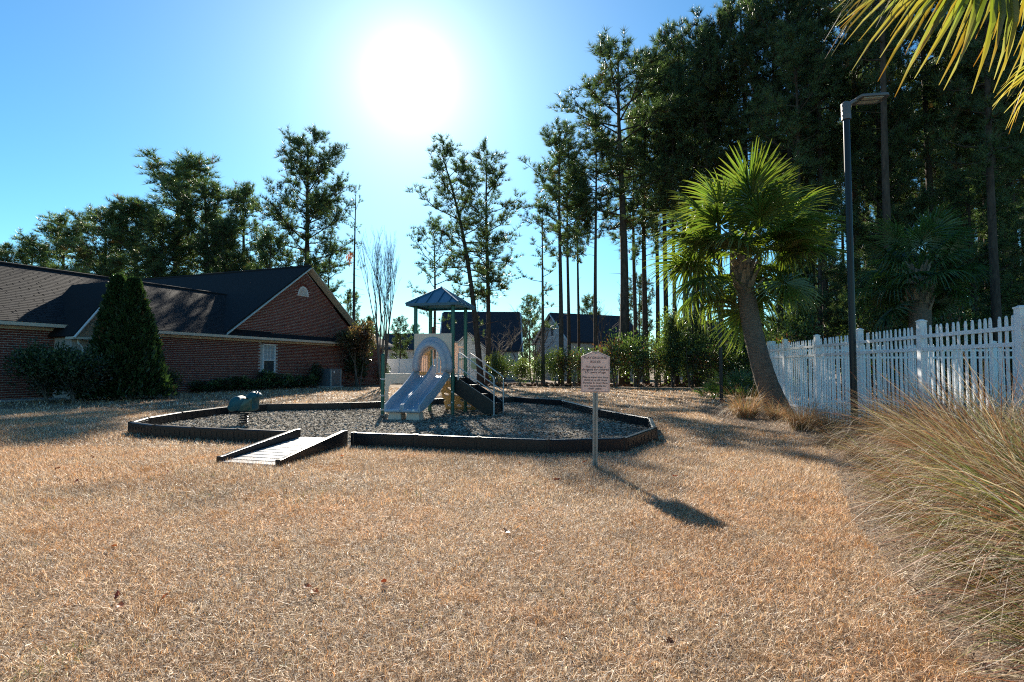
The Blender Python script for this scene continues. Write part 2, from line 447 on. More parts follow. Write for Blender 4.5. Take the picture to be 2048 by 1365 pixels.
# ------------------------------------------------------------------ brick house
def pieces(parent, name, boxmesh, V0, F0, locs, rotm, material, world_of, nmax=300, jit=0.0, seed=1, sx=None):
    """the nmax pieces that show largest become parts of their own, the rest one part of the same geometry"""
    W = np.array([world_of(l) for l in locs])
    vis = (W[:, 1] > .5) & (np.abs(W[:, 0] / np.maximum(W[:, 1], .1)) < .885)
    dist = np.linalg.norm(W - np.array([0, 0, EYE]), axis=1) + np.where(vis, 0, 1e4)
    order = np.argsort(dist); r = np.random.default_rng(seed)
    q = rotm.to_quaternion()
    for i in order[:nmax]:
        p = obj(name, boxmesh, material, parent)
        p.rotation_mode = 'QUATERNION'; p.rotation_quaternion = q
        p.location = Vector(locs[i]) + rotm @ Vector((0, r.normal(0, jit), 0))
        if sx is not None: p.scale = (sx[i], 1, 1)
    rest = order[nmax:]
    if len(rest):
        A = np.array(rotm); V0 = np.asarray(V0, float); L = np.array([locs[i] for i in rest])
        S = np.ones((len(rest), 1, 3))
        if sx is not None: S[:, 0, 0] = [sx[i] for i in rest]
        off = np.zeros((len(rest), 1, 3)); off[:, 0, 1] = r.normal(0, jit, len(rest))
        V = ((V0[None] * S + off) @ A.T + L[:, None]).reshape(-1, 3)
        k = len(V0); F = (np.asarray(F0)[None] + (np.arange(len(rest)) * k)[:, None, None]).reshape(-1, 4)
        o = obj(name + '_field', npmesh(name + '_field', V, F), material, parent); o['kind'] = 'stuff'
HO, HE = G(0, 803), G(620, 775)
ha = (HE - HO).normalized()
house = empty('brick_house', HO, math.atan2(ha.y, ha.x), 'long low red brick house with dark shingle roof and a wide brick gable', 'house')
hM = Matrix.Translation(HO) @ Matrix.Rotation(math.atan2(ha.y, ha.x), 4, 'Z')
def hw(l): return tuple(hM @ Vector(l))
T0, TG0, TGM, TG1, T1 = -12.0, 9.75, 16.0, 22.25, 24.8
EZ = 2.93; PEAK = 7.6; RD, RZ = 3.66, 5.72
MB().box(((T0 + T1) / 2, RD, EZ / 2 - .02), (T1 - T0, 7.3, EZ)).box((TGM, 11.2, EZ / 2 - .02), (12.1, 7.8, EZ)).build('wall', M['mortar'], house)
MB().prism([(TG0 + .25, EZ - .1), (TG1 - .25, EZ - .1), (TGM, PEAK - .14)], (0, 15.1, 0), (1, 0, 0), (0, 0, 1), (0, -1, 0), 15.1).build('gable_wall', M['mortar'], house)
# bricks in running bond on the front wall and in the gable
BLx, BHz = .27, .0915
locs = []
WIN = (12.62, 13.57, .95, 2.63)
slopeg = (PEAK - EZ) / (TGM - 9.45)
nrow = int(PEAK / BHz)
for k in range(nrow):
    z = (k + .5) * BHz
    for j in range(int((T1 + 3.2) / BLx)):
        t = -3.2 + (j + (.5 if k % 2 else 0) + .5) * BLx
        if z < EZ - .12:
            if t > T1 - .1: continue
        else:
            if z < EZ + .3 or z > PEAK - .25 - slopeg * abs(t - TGM): continue
            if abs(t - 15.84) < .62 and 5.72 < z and (t - 15.84) ** 2 + (z - 5.82) ** 2 < .40: continue
        if WIN[0] - .16 < t < WIN[1] + .16 and WIN[2] - .06 < z < WIN[3] + .22: continue
        locs.append((t, -.006, z))
bw = MB().box((0, 0, 0), (BLx - .030, .03, BHz - .024))
brick_me = bw.mesh('brick'); brick_me.materials.append(M['brick'])
F5 = [f for f in bw.f]
pieces(house, 'brick', brick_me, bw.v, F5, locs, Matrix.Identity(3), M['brick'], hw, 300, .003, 5)
# soldier course over the window and arch round the vent
sb = MB().box((0, 0, 0), (BHz - .02, .032, .2)); sbm = sb.mesh('brick'); sbm.materials.append(M['brick'])
for i in range(13):
    p = obj('soldier_brick', sbm, None, house); p.location = (WIN[0] - .05 + i * .0885, -.008, WIN[3] + .115)
# window
w = MB().box(((WIN[0] + WIN[1]) / 2, -.02, WIN[3] - .03), (.95, .09, .08)).box(((WIN[0] + WIN[1]) / 2, -.02, WIN[2] + .03), (.95, .09, .08))
w.box((WIN[0] + .035, -.02, (WIN[2] + WIN[3]) / 2), (.07, .088, WIN[3] - WIN[2] - .01)).box((WIN[1] - .035, -.02, (WIN[2] + WIN[3]) / 2), (.07, .088, WIN[3] - WIN[2] - .01))
zm = (WIN[2] + WIN[3]) / 2 - .1
w.box(((WIN[0] + WIN[1]) / 2, -.022, zm), (.85, .07, .06))
wo_ = w.build('window', M['white'], house)
for (za, zb, nm) in ((zm + .03, WIN[3] - .07, 'pane'), (WIN[2] + .07, zm - .03, 'pane')):
    MB().box(((WIN[0] + WIN[1]) / 2, -.008, (za + zb) / 2), (.81, .012, zb - za)).build(nm, M['blind'] if za > zm else M['glass'], wo_)
g = MB()
for i in (1, 2): g.box((WIN[0] + .07 + .81 * i / 3, -.02, (zm + WIN[3]) / 2 - .02), (.022, .02, WIN[3] - zm - .1))
for i in (1, 2): g.box(((WIN[0] + WIN[1]) / 2, -.0215, zm + .03 + (WIN[3] - .1 - zm) * i / 3), (.81, .02, .022))
g.build('muntin', M['white'], wo_)
MB().box(((WIN[0] + WIN[1]) / 2, -.06, WIN[2] - .05), (1.15, .14, .09)).build('window_sill', M['brick'], wo_)
# half-round louvred vent
vt = MB(); n = 14
arc = [(.47 * math.cos(math.pi * i / n), .58 * math.sin(math.pi * i / n)) for i in range(n + 1)]
arci = [(.39 * math.cos(math.pi * i / n), .03 + .46 * math.sin(math.pi * i / n)) for i in range(n + 1)]
vt.ringplate(arc, arci, (15.84, -.045, 5.82), (1, 0, 0), (0, 0, 1), (0, 1, 0), .05)
vt.box((15.84, -.02, 5.82), (.96, .05, .06))
vo = vt.build('gable_vent', M['white'], house)
for i in range(6):
    z = 5.88 + i * .075; hw_ = .39 * math.sqrt(max(.05, 1 - ((z - 5.85) / .5) ** 2))
    MB().box((15.84, -.015, z), (hw_ * 2, .03, .05), Matrix.Rotation(R(35), 3, 'X')).build('louvre', M['white'], vo)
MB().box((15.84, .01, 6.05), (.7, .02, .4)).build('vent_back', M['blind'], vo)
arb = sbm
for i in range(15):
    a = math.pi * (i + .5) / 15
    p = obj('arch_brick', arb, None, house); p.location = (15.84 + .57 * math.cos(a), -.008, 5.82 + .67 * math.sin(a))
    p.rotation_euler = (0, math.pi / 2 - a, 0)
# eaves
MB().box(((T0 + T1) / 2, -.27, EZ - .06), (T1 - T0, .55, .05)).build('soffit', M['trim'], house)
gt = MB().prism([(0, 0), (.1, 0), (.13, .13), (-.0, .13)], (T0, -.56, EZ - .09), (0, -1, 0), (0, 0, 1), (1, 0, 0), T1 - T0 + .3)
gt.build('gutter', M['trim'], house)
MB().box(((T0 + T1) / 2, -.012, EZ - .14), (T1 - T0, .05, .12)).build('frieze_board', M['trim'], house)
# main roof
def slope(p0, p1, t0, t1, th=.09):
    return [(p0[0], p0[1]), (p1[0], p1[1]), (p1[0], p1[1] - th), (p0[0], p0[1] - th)]
roof = MB()
roof.prism(slope((-.58, EZ + .05), (RD, RZ), 0, 0)[::-1], (T0, 0, 0), (0, 1, 0), (0, 0, 1), (1, 0, 0), 13.2 - T0)
roof.prism(slope((2 * RD + .58, EZ + .05), (RD + .002, RZ), 0, 0), (T0, 0, 0), (0, 1, 0), (0, 0, 1), (1, 0, 0), 13.2 - T0)
roof.build('roof', M['roofdark'], house)
ang = math.atan2(RZ - EZ - .05, RD + .58); SL = math.hypot(RZ - EZ - .05, RD + .58)
MB().tube([(T0, RD, RZ + .02), (13.4, RD, RZ + .02)], .075, 6).build('ridge_cap', M['shingle'], house)
sr = Matrix.Rotation(ang - R(2.6), 3, 'X')
sh = MB().box((0, .075, .006), (.322, .175, .016)); shm = sh.mesh('shingle'); shm.materials.append(M['shingle'])
locs = []; rr = random.Random(4)
for k in range(int(SL / .145)):
    s = .02 + k * .145
    for j in range(48):
        if j == 0: rowoff = rr.uniform(0, .33)
        t = -2.4 + j * .33 + rowoff + rr.uniform(-.03, .03)
        if t > 13.0: continue
        locs.append((t, -.58 + s * math.cos(ang), EZ + .058 + s * math.sin(ang)))
pieces(house, 'shingle', shm, sh.v, sh.f, locs, sr, M['shingle'], hw, 300, .006, 6)
# gable roof
gr = MB(); gz = EZ + .0
gr.prism([(9.45, gz), (9.45, gz + .1), (TGM, PEAK + .1), (TGM, PEAK)][::-1], (0, 15.4, 0), (1, 0, 0), (0, 0, 1), (0, -1, 0), 15.85)
gr.prism([(22.55, gz), (TGM + .002, PEAK), (TGM + .002, PEAK + .1), (22.55, gz + .1)][::-1], (0, 15.4, 0), (1, 0, 0), (0, 0, 1), (0, -1, 0), 15.85)
gro = gr.build('gable_roof', M['shingle'], house)
MB().tube([(TGM, -.46, PEAK + .11), (TGM, 15.4, PEAK + .11)], .07, 6).build('ridge_cap', M['shingle'], gro)
for sgn, te in ((-1, 9.45), (1, 22.55)):
    MB().beam((te, -.475, gz - .05), (TGM - sgn * .0, -.475, PEAK - .03), .035, .22, (0, 1, 0)).build('rake_board', M['trim'], house)
    MB().beam((te, -.235, gz - .045), (TGM, -.235, PEAK - .045), .43, .03, (-sgn * slopeg, 0, 1)).build('rake_soffit', M['trim'], house)
MB().prism([(-.58, EZ + .05), (-.58, EZ - .02), (-.02, EZ - .02), (-.02, EZ + .36)][::-1], (13.2, 0, 0), (0, 1, 0), (0, 0, 1), (1, 0, 0), 22.3 - 13.2).build('pent_roof', M['shingle'], house)
# hipped end wing
hv = [(22.35, -.58, EZ + .05), (T1 + .45, -.58, EZ + .05), (T1 + .45, 7.9, EZ + .05), (22.35, 7.9, EZ + .05), (22.35, RD, RZ - .05), (23.3, RD, RZ - .05)]
MB().add(hv, [(0, 1, 5, 4), (1, 2, 5), (2, 3, 4, 5), (0, 4, 3), (3, 2, 1, 0)]).build('hip_roof', M['shingle'], house)
# small cross gable over the door, half hidden by the arborvitae
pg0, pgm, pg1, pz0, pz1 = 1.5, 3.3, 5.1, 2.45, 4.85
MB().box((pgm, -.55, pz0 / 2), (3.1, 1.1, pz0)).build('entry_wall', M['mortar'], house)
MB().prism([(pg0 + .2, pz0), (pg1 - .2, pz0), (pgm, pz1 - .12)], (0, 1.5, 0), (1, 0, 0), (0, 0, 1), (0, -1, 0), 2.62).build('entry_gable', M['tansiding'], house)
er = MB()
for te in (pg0, pg1):
    er.beam((te, .0, pz0 + .03), (pgm, .0, pz1 + .03), 3.2, .07, (-(pz1 - pz0) * (1 if te > pgm else -1), 0, abs(te - pgm)))
er.build('entry_roof', M['shingle'], house)
for te in (pg0, pg1):
    MB().beam((te, -1.62, pz0 - .02), (pgm, -1.62, pz1 - .02), .04, .17, (0, 1, 0)).build('rake_board', M['white'], house)
MB().box((pg0 + .45, -1.38, pz0 - .03), (.95, .45, .09)).build('eave_return', M['trim'], house)
MB().tube([(pg0 + .35, -1.3, pz0 - .08), (pg0 + .38, -1.3, pz0 - .22), (pg0 + .62, -1.2, pz0 - .4), (pg0 + .62, -1.2, .1)], .045, 6).build('downspout', M['white'], house)
MB().add([(5.2, .9, 4.05), (5.62, .9, 4.05), (5.41, .85, 4.42), (5.41, 1.6, 4.42)], [(0, 1, 2), (1, 3, 2), (0, 2, 3)]).build('roof_vent', M['white'], house)
MB().tube([(12.6, 5.0, 5.0), (12.6, 5.0, 5.75)], .05, 6).build('vent_pipe', M['roofdark'], house)
MB().box((-1, -.45, .03), (6, .8, .06)).build('foundation_slab', M['concrete'], house)

# air conditioner on its pad
ac = empty('air_conditioner', hw((17.3, -1.0, 0)), math.atan2(ha.y, ha.x), 'dark metal air conditioner cabinet standing against the brick house wall', 'air conditioner')
MB().box((0, 0, .04), (1.25, 1.2, .08)).build('pad', M['concrete'], ac)
MB().box((0, 0, .62), (.98, .98, 1.06)).build('casing', M['acmetal'], ac, .02)
for a, b in ((-1, -1), (1, -1), (-1, 1), (1, 1)):
    MB().box((a * .475, b * .475, .62), (.075, .075, 1.08)).build('corner_post', M['aclight'], ac)
for k in range(9): MB().box((0, -.495, .2 + k * .1), (.84, .02, .025)).build('grille_bar', M['acmetal'], ac)
MB().box((0, 0, 1.17), (1.0, 1.0, .05)).build('top_cover', M['acmetal'], ac, .01)
MB().box((-.2, -.51, .98), (.12, .015, .14)).build('label_plate', M['white'], ac)

# ------------------------------------------------------------------ play border, ramp, rider
bord = empty('play_border', (0, 0, 0), 0, 'low black plastic timber border round the wood chip play area', 'border')
TH = .085
def timber(p0, p1, name='border_timber'):
    p0 = Vector((p0.x, p0.y, 0)); p1 = Vector((p1.x, p1.y, 0))
    x = (p1 - p0); L = x.length; x.normalize(); y = Vector((-x.y, x.x, 0))
    prof = [(-TH / 2, -.03), (TH / 2, -.03), (TH / 2, BORDER_TOP - .015), (TH / 2 - .015, BORDER_TOP), (-TH / 2 + .015, BORDER_TOP), (-TH / 2, BORDER_TOP - .015)]
    b = MB().prism(prof, p0 + x * .012, y, (0, 0, 1), x, L - .024)
    o = b.build(name, M['blackplastic'], bord)
    n = 4 if L > .7 else 2
    for s in (-1, 1):                                          # moulded pockets read as proud frames
        for k in range(n):
            f = MB()
            c = p0 + x * (L * (k + .5) / n) + y * (s * (TH / 2 + .003)) + Vector((0, 0, .12))
            w_ = L / n * .62
            q0, q1 = w_ / 2, .05
            f = MB().ringplate([(-q0, -q1), (q0, -q1), (q0, q1), (-q0, q1)], [(-q0 + .02, -q1 + .02), (q0 - .02, -q1 + .02), (q0 - .02, q1 - .02), (-q0 + .02, q1 - .02)], c - y * s * .003, x, (0, 0, 1), y * s, .0055)
            f.build('pocket_frame', M['blackplastic'], o)
for i in range(len(BR) - 1): timber(BR[i], BR[i + 1])
for i in range(len(BL) - 1): timber(BL[i], BL[i + 1])
for p in BR + BL[:-1]:
    MB().tube([(p.x, p.y, -.02), (p.x, p.y, BORDER_TOP + .006)], .05, 10).tube([(p.x, p.y, BORDER_TOP + .006), (p.x, p.y, BORDER_TOP + .016)], .016, 8).build('joint_knuckle', M['blackplastic'], bord)

ramp = empty('access_ramp', (0, 0, 0), 0, 'sloping grey ramp with black side walls leading over the border', 'ramp')
rl0, rl1 = G(437, 913, .09), G(598, 858, .25); rr0, rr1 = G(555, 920, .09), G(692, 861, .25)
def wall_(a, b, name):
    x = Vector((b.x - a.x, b.y - a.y, 0)); L = x.length; x.normalize(); y = Vector((-x.y, x.x, 0))
    poly = [(0, -.02), (L, -.02), (L, .25), (L - .12, .255), (.22, .105), (.10, .09), (0, .09)]
    MB().prism(poly, Vector((a.x, a.y, 0)) - y * .035, x, (0, 0, 1), y, .07).build(name, M['blackplastic'], ramp, .008)
wall_(rl0, rl1, 'side_wall'); wall_(rr0, rr1, 'side_wall')
n = 11
for i in range(n):
    f0, f1 = i / n, (i + .93) / n
    def rp(f):
        a = rl0.lerp(rl1, f); b = rr0.lerp(rr1, f); z = .02 + .10 * f
        d = (b - a); d.z = 0; d.normalize()
        return Vector((a.x, a.y, z)) + d * .038, Vector((b.x, b.y, z)) - d * .038
    a0, b0 = rp(f0); a1, b1 = rp(f1)
    dn = Vector((0, 0, -.02)); lip = Vector((0, 0, .006))
    V = [a0 + lip, b0 + lip, b1, a1, a0 + dn, b0 + dn, b1 + dn, a1 + dn]
    MB().add(V, [(0, 1, 2, 3), (7, 6, 5, 4), (0, 4, 5, 1), (1, 5, 6, 2), (2, 6, 7, 3), (3, 7, 4, 0)]).build('tread_strip', M['rampgrey'], ramp)

# spring rider
rb = G(487, 851); RS = rb.y / 1150.0
rider = empty('spring_rider', (rb.x, rb.y, 0), R(-8), 'green moulded animal rocker on a coil spring in the wood chips', 'spring rider')
out = [(270, 640), (280, 560), (320, 450), (390, 345), (480, 285), (570, 265), (640, 285), (700, 320), (760, 325), (830, 295), (900, 235), (950, 185), (1000, 142), (1070, 132), (1140, 160), (1200, 210), (1243, 272), (1210, 325), (1150, 370), (1112, 410), (1098, 500), (1105, 600), (1112, 685), (1040, 715), (850, 735), (600, 745), (350, 742), (295, 700)]
zb = .05
def o2(p): return ((p[0] / 15.17 + 440 - 487) * RS, (851 - (p[1] / 15.17 + 775)) * RS)
O2 = np.array([o2(p) for p in out]); nO = len(O2)
def inflate(O2, half, rad, n=9, y0=0):
    tg = np.roll(O2, -1, 0) - np.roll(O2, 1, 0); nr = np.stack([tg[:, 1], -tg[:, 0]], 1)
    nr /= np.linalg.norm(nr, axis=1, keepdims=True)
    cen = O2.mean(0)
    if np.mean(np.sum(nr * (O2 - cen), 1)) < 0: nr = -nr
    V = []; F = []; m = len(O2)
    for i in range(n):
        s = -1 + 2 * i / (n - 1)
        ins = rad * (1 - math.sqrt(max(0, 1 - min(1, abs(s)) ** 2.2)))
        for k in range(m): V.append((O2[k][0] - nr[k][0] * ins, y0 + s * half, O2[k][1] - nr[k][1] * ins))
    for i in range(n - 1):
        for k in range(m): F.append((i * m + k, (i + 1) * m + k, (i + 1) * m + (k + 1) % m, i * m + (k + 1) % m))
    c0, c1 = len(V), len(V) + 1
    V += [(cen[0], y0 - half, cen[1]), (cen[0], y0 + half, cen[1])]
    for k in range(m):
        F += [(k, (k + 1) % m, c0), ((n - 1) * m + (k + 1) % m, (n - 1) * m + k, c1)]
    return V, F
V, F = inflate(O2, .15, .035)
MB().add(V, F, True).build('body', M['rider'], rider)
sh_ = [(700, 690), (760, 500), (830, 380), (930, 290), (1040, 260), (1120, 330), (1085, 420), (1075, 520), (1085, 660), (1000, 700)]
S2 = np.array([o2(p) for p in sh_])
for s in (-1, 1):
    V, F = inflate(S2, .035, .02, 7, s * .135); MB().add(V, F, True).build('shoulder_panel', M['riderdark'], rider)
for s in (-1, 1):
    c = o2((1150, 140)); MB().tube([(c[0], s * .05, c[1] - .02), (c[0] + .004, s * .055, c[1] + .012), (c[0] + .006, s * .058, c[1] + .024)], [.026, .022, .008], 8).build('eye_bump', M['rider'], rider)
c = o2((960, 330)); MB().tube([(c[0], -.3, c[1]), (c[0], .3, c[1])], .016, 8).build('hand_grip', M['blackplastic'], rider)
c = o2((620, 690)); MB().tube([(c[0], -.28, c[1] - .02), (c[0], .28, c[1] - .02)], .016, 8).build('foot_rest', M['blackplastic'], rider)
hel = [(.085 * math.cos(a), .085 * math.sin(a), .02 + .23 * a / (2 * math.pi * 4.5)) for a in np.linspace(0, 2 * math.pi * 4.5, 64)]
MB().tube(hel, .014, 6).build('spring', M['blackplastic'], rider)
MB().box((0, 0, .262), (.26, .2, .025)).build('mount_plate', M['blackplastic'], rider)

# ------------------------------------------------------------------ play structure
FRp = G(905, 832)
e2 = Vector((.237, .9715, 0)); e1 = Vector((.9715, -.237, 0))
W_ = 1.05
po = FRp - e1 * (W_ / 2) + e2 * (W_ / 2)
play = empty('play_structure', po, math.atan2(e1.y, e1.x), 'green roofed play tower with a grey double slide and black steps', 'play structure')
hW = W_ / 2; DK = 1.03; EV = 2.93
for sx, sy in ((-1, -1), (1, -1), (1, 1), (-1, 1)):
    po_ = MB().tube([(sx * hW, sy * hW, -.05), (sx * hW, sy * hW, EV)], .05, 14).build('post', M['green'], play)
    for z in (DK - .08, DK + .22, DK + 1.08):
        MB().tube([(sx * hW, sy * hW, z - .018), (sx * hW, sy * hW, z + .018)], .058, 14).build('clamp', M['green'], po_)
    for z in (.35, .62) if sy < 0 else (.4,):
        MB().tube([(sx * hW, sy * hW - .052, z), (sx * hW, sy * hW - .058, z)], .02, 8).build('sticker', M['white'], po_)
lp = G(765, 831) - po
lx, ly = lp.dot(e1), lp.dot(e2)
pp = MB().tube([(lx, ly, -.05), (lx, ly, 1.58)], .05, 14).build('post', M['green'], play)
MB().tube([(lx, ly, 1.58), (lx, ly, 1.62)], [.054, .03], 12).build('post_cap', M['green'], pp)
for z in (.15, .52, .95): MB().tube([(lx, ly, z - .02), (lx, ly, z + .02)], .058, 12).build('clamp', M['rail'], pp)
# roof
hR = hW + .20; PK = 3.45
rf = MB(); b0 = EV - .045; b1 = EV + .02
ring = [(-hR, -hR), (hR, -hR), (hR, hR), (-hR, hR)]
V = [(x, y, b0) for x, y in ring] + [(x * 1.01, y * 1.01, b1) for x, y in ring] + [(x * .94, y * .94, b0 + .012) for x, y in ring]
F = []
for i in range(4):
    j = (i + 1) % 4; F += [(i, j, 4 + j, 4 + i), (j, i, 8 + i, 8 + j)]
rf.add(V, F)
for i in range(4):
    j = (i + 1) % 4; a, b = ring[i], ring[j]
    A, B = Vector((a[0] * 1.01, a[1] * 1.01, b1)), Vector((b[0] * 1.01, b[1] * 1.01, b1)); P = Vector((0, 0, PK))
    rf.add([A, B, P], [(0, 1, 2)]); rf.add([A - Vector((0, 0, .03)), B - Vector((0, 0, .03)), P - Vector((0, 0, .03))], [(2, 1, 0)])
rfo = rf.build('roof', M['roofgreen'], play)
for i in range(4):
    j = (i + 1) % 4; a, b = ring[i], ring[j]
    A, B = Vector((a[0] * 1.01, a[1] * 1.01, b1)), Vector((b[0] * 1.01, b[1] * 1.01, b1)); P = Vector((0, 0, PK))
    nrm = (B - A).cross(P - A).normalized()
    MB().beam(A, P, .045, .045).build('hip_seam', M['roofgreen'], rfo)
    dn = ((A + B) / 2 - P); dn_ = dn.normalized()
    for f in (.18, .39, .61, .82):
        q = A.lerp(B, f); L = dn.length * (1 - abs(f - .5) * 2) * 1.0
        MB().beam(q + nrm * .012, q - dn_ * L * .97 + nrm * .012, .03, .03, nrm).build('roof_rib', M['roofgreen'], rfo)
MB().tube([(0, 0, PK - .03), (0, 0, PK + .03)], [.06, .02], 10).build('roof_cap', M['roofgreen'], rfo)
# deck and its guards
MB().box((0, 0, DK - .03), (W_ - .02, W_ - .02, .05)).build('deck', M['rail'], play)
MB().box((0, -hW + .03, DK - .08), (W_ - .1, .04, .1)).box((0, hW - .03, DK - .08), (W_ - .1, .04, .1)).build('deck_frame', M['beige'], play)
def guard(a, b, z0, z1, nb, m=M['beige']):
    a, b = Vector(a), Vector(b)
    g_ = MB().beam(a + Vector((0, 0, z1)), b + Vector((0, 0, z1)), .035, .04).beam(a + Vector((0, 0, z0)), b + Vector((0, 0, z0)), .035, .04)
    go = g_.build('guard_rail', m, play)
    for i in range(nb):
        p = a.lerp(b, (i + .5) / nb); MB().tube([p + Vector((0, 0, z0)), p + Vector((0, 0, z1))], .013, 8).build('baluster', m, go)
guard((-hW + .05, hW, 0), (hW - .05, hW, 0), DK + .05, DK + .80, 9)
guard((hW, -hW + .05, 0), (hW, -.12, 0), DK + .05, DK + .90, 4)
sp = MB()
sp.box((-hW, 0, DK + .72), (.05, W_ - .1, .30))
sp.box((-hW, -hW + .12, DK + .34), (.05, .12, .5)).box((-hW, hW - .12, DK + .34), (.05, .12, .5)).box((-hW, 0, DK + .06), (.049, W_ - .12, .1))
spo = sp.build('side_panel', M['tan'], play)
for i in range(5): MB().box((-hW, -.28 + i * .14, DK + .34), (.035, .055, .5)).build('panel_slat', M['beige'], spo)
# slide hood
hz0, hz1 = DK + .19, DK + 1.12; wH = W_ / 2 - .005
n = 17
arch = [(.37 * math.cos(math.pi * i / (n - 1)), hz0 + .50 * math.sin(math.pi * i / (n - 1)) ** .8) for i in range(n)]
outer = []
for i in range(n):
    f = i / (n - 1)
    outer.append((wH - .001 * i, hz0) if i == 0 else (-wH, hz0) if i == n - 1 else
                 (wH, hz0 + (hz1 - hz0) * f / .25) if f <= .25 else (-wH, hz0 + (hz1 - hz0) * (1 - f) / .25) if f >= .75 else (wH - 2 * wH * (f - .25) / .5, hz1))
hp = MB(); O = Vector((0, -hW - .06, 0))
P = lambda q, d: Vector((q[0], -hW - .05 - d, q[1]))
Vv = [P(q, 0) for q in outer] + [P(q, 0) for q in arch] + [P(q, .045) for q in outer] + [P(q, .045) for q in arch]
Ff = []
for i in range(n - 1):
    Ff += [(i, i + 1, n + i + 1, n + i), (2 * n + i, 3 * n + i, 3 * n + i + 1, 2 * n + i + 1), (i, 2 * n + i, 2 * n + i + 1, i + 1), (n + i, n + i + 1, 3 * n + i + 1, 3 * n + i)]
Ff += [(0, n, 3 * n, 2 * n), (n - 1, 3 * n - 1, 4 * n - 1, 2 * n - 1)]
hp.add(Vv, Ff); hood = hp.build('hood_panel', M['beige'], play)
# bulging half tunnel over the two chutes
tn = MB(); sec = [(-.03, .21), (.06, .21), (.10, .18), (.12, .13), (.18, .11), (.24, .08), (.27, .03), (.27, -.01), (.25, -.03), (.0, -.03)]
Vt = []; m_ = 21
for i in range(m_):
    a = math.pi * (1.06 - 1.12 * i / (m_ - 1)); cx_, cz_ = math.cos(a), max(math.sin(a), -.2)
    for dpt, rr_ in sec:
        Vt.append((cx_ * (.36 + rr_ * .92), -hW - .09 - dpt, hz0 + .05 + (.56 + rr_ * 1.1) * cz_))
k_ = len(sec); Ft = []
for i in range(m_ - 1):
    for k in range(k_): Ft.append((i * k_ + k, (i + 1) * k_ + k, (i + 1) * k_ + (k + 1) % k_, i * k_ + (k + 1) % k_))
Ft += [tuple(range(k_)), tuple(range((m_ - 1) * k_, m_ * k_))[::-1]]
M['hood'] = mat('speckled_hood_plastic', (.50, .45, .45), (.36, .36, .42), 14, .4)
tn.add(Vt, Ft, True).build('slide_hood', M['hood'], hood)
# double slide: one U-shaped section swept twice
path = []
for i in range(22):
    u = i / 21; y = -hW - .02 - 1.72 * u
    z = DK + .01 if u < .06 else (.27 + (DK - .26) * (1 - ((u - .06) / .94)) ** 1.45)
    if u > .82: z = max(z, .255)
    path.append((y, z))
def chute(x0, x1, name):
    Vc = []; Fc = []; half = (x1 - x0) / 2; xc = (x0 + x1) / 2
    prof = []
    for i, (y, z) in enumerate(path):
        u = i / 21
        wl = .23 if u < .8 else .23 - .11 * (u - .8) / .2
        wl += .05 * max(0, 1 - u / .12)
        xs = [(-1.0, -.05), (-1.0, wl * .8), (-.96, wl), (-.86, wl * 1.02), (-.80, wl * .86), (-.75, .04), (-.64, .0), (0, -.008), (.64, .0), (.75, .04), (.80, wl * .86), (.86, wl * 1.02), (.96, wl), (1.0, wl * .8), (1.0, -.05), (.5, -.07), (-.5, -.07)]
        for a, h in xs: Vc.append((xc + a * half - .11 * u, y, z + h - .005))
    k = len(xs)
    for i in range(len(path) - 1):
        for j in range(k): Fc.append((i * k + j, i * k + (j + 1) % k, (i + 1) * k + (j + 1) % k, (i + 1) * k + j))
    Fc += [tuple(range(k))[::-1], tuple(range((len(path) - 1) * k, len(path) * k))]
    so = MB().add(Vc, Fc, True).build(name, M['slide'], play); so.data.set_sharp_from_angle(angle=R(38))
    ya, za = path[-1]
    MB().tube([(xc - .11 - half * .8, ya, za - .03), (xc - .11 + half * .8, ya, za - .03)], .04, 10).build('exit_lip', M['slide'], so)
    MB().box((xc - .1, ya + .22, .10), (half * 1.5, .3, .22), None, .85).build('slide_foot', M['beige'], so)
chute(-.455, -.003, 'slide'); chute(.003, .455, 'slide')
MB().tube([(.2, path[-1][0] - .035, .262), (.2, path[-1][0] - .045, .262)], .03, 10).build('slide_sticker', M['white'], play)
# arched crawl panel to the left of the slides
a0 = Vector((lx, ly, 0)); a1 = Vector((-hW, -hW, 0)); xd = (a1 - a0).normalized(); pl = (a1 - a0).length
q = 9; w0, w1 = .06, min(.74, pl - .06); cxp = (w0 + w1) / 2; hw2 = (w1 - w0) / 2
inn = [(cxp + (hw2 - .09) * c_, .08 if i in (0, q + 1) else z_) for i, (c_, z_) in enumerate([(1, 0)] + [(math.copysign(abs(math.cos(math.pi * k / (q - 1))) ** .5, math.cos(math.pi * k / (q - 1))), .62 + .22 * math.sin(math.pi * k / (q - 1)) ** .6) for k in range(q)] + [(-1, 0)])]
N_ = len(inn)
outp = [(w1, .08), (w1, .62)] + [(w1 - (w1 - w0) * (k + 0) / (q - 3), 1.10) for k in range(q - 2)] + [(w0, .62), (w0, .08)]
Vv = []; Ff = []
yn = Vector((-xd.y, xd.x, 0))
for dpt in (0, .045):
    for S_ in (outp, inn):
        for p_ in S_: Vv.append(a0 + xd * p_[0] + Vector((0, 0, p_[1])) - yn * (dpt - .02))
for i in range(N_ - 1):
    Ff += [(i, i + 1, N_ + i + 1, N_ + i), (2 * N_ + i, 3 * N_ + i, 3 * N_ + i + 1, 2 * N_ + i + 1), (i, 2 * N_ + i, 2 * N_ + i + 1, i + 1), (N_ + i, N_ + i + 1, 3 * N_ + i + 1, 3 * N_ + i)]
Ff += [(0, N_, 3 * N_, 2 * N_), (N_ - 1, 3 * N_ - 1, 4 * N_ - 1, 2 * N_ - 1)]
MB().add(Vv, Ff).build('crawl_panel', M['beige'], play)
MB().beam(a0 + Vector((0, 0, .30)), a1 + Vector((0, 0, .30)), .04, .05).build('panel_bar', M['rail'], play)
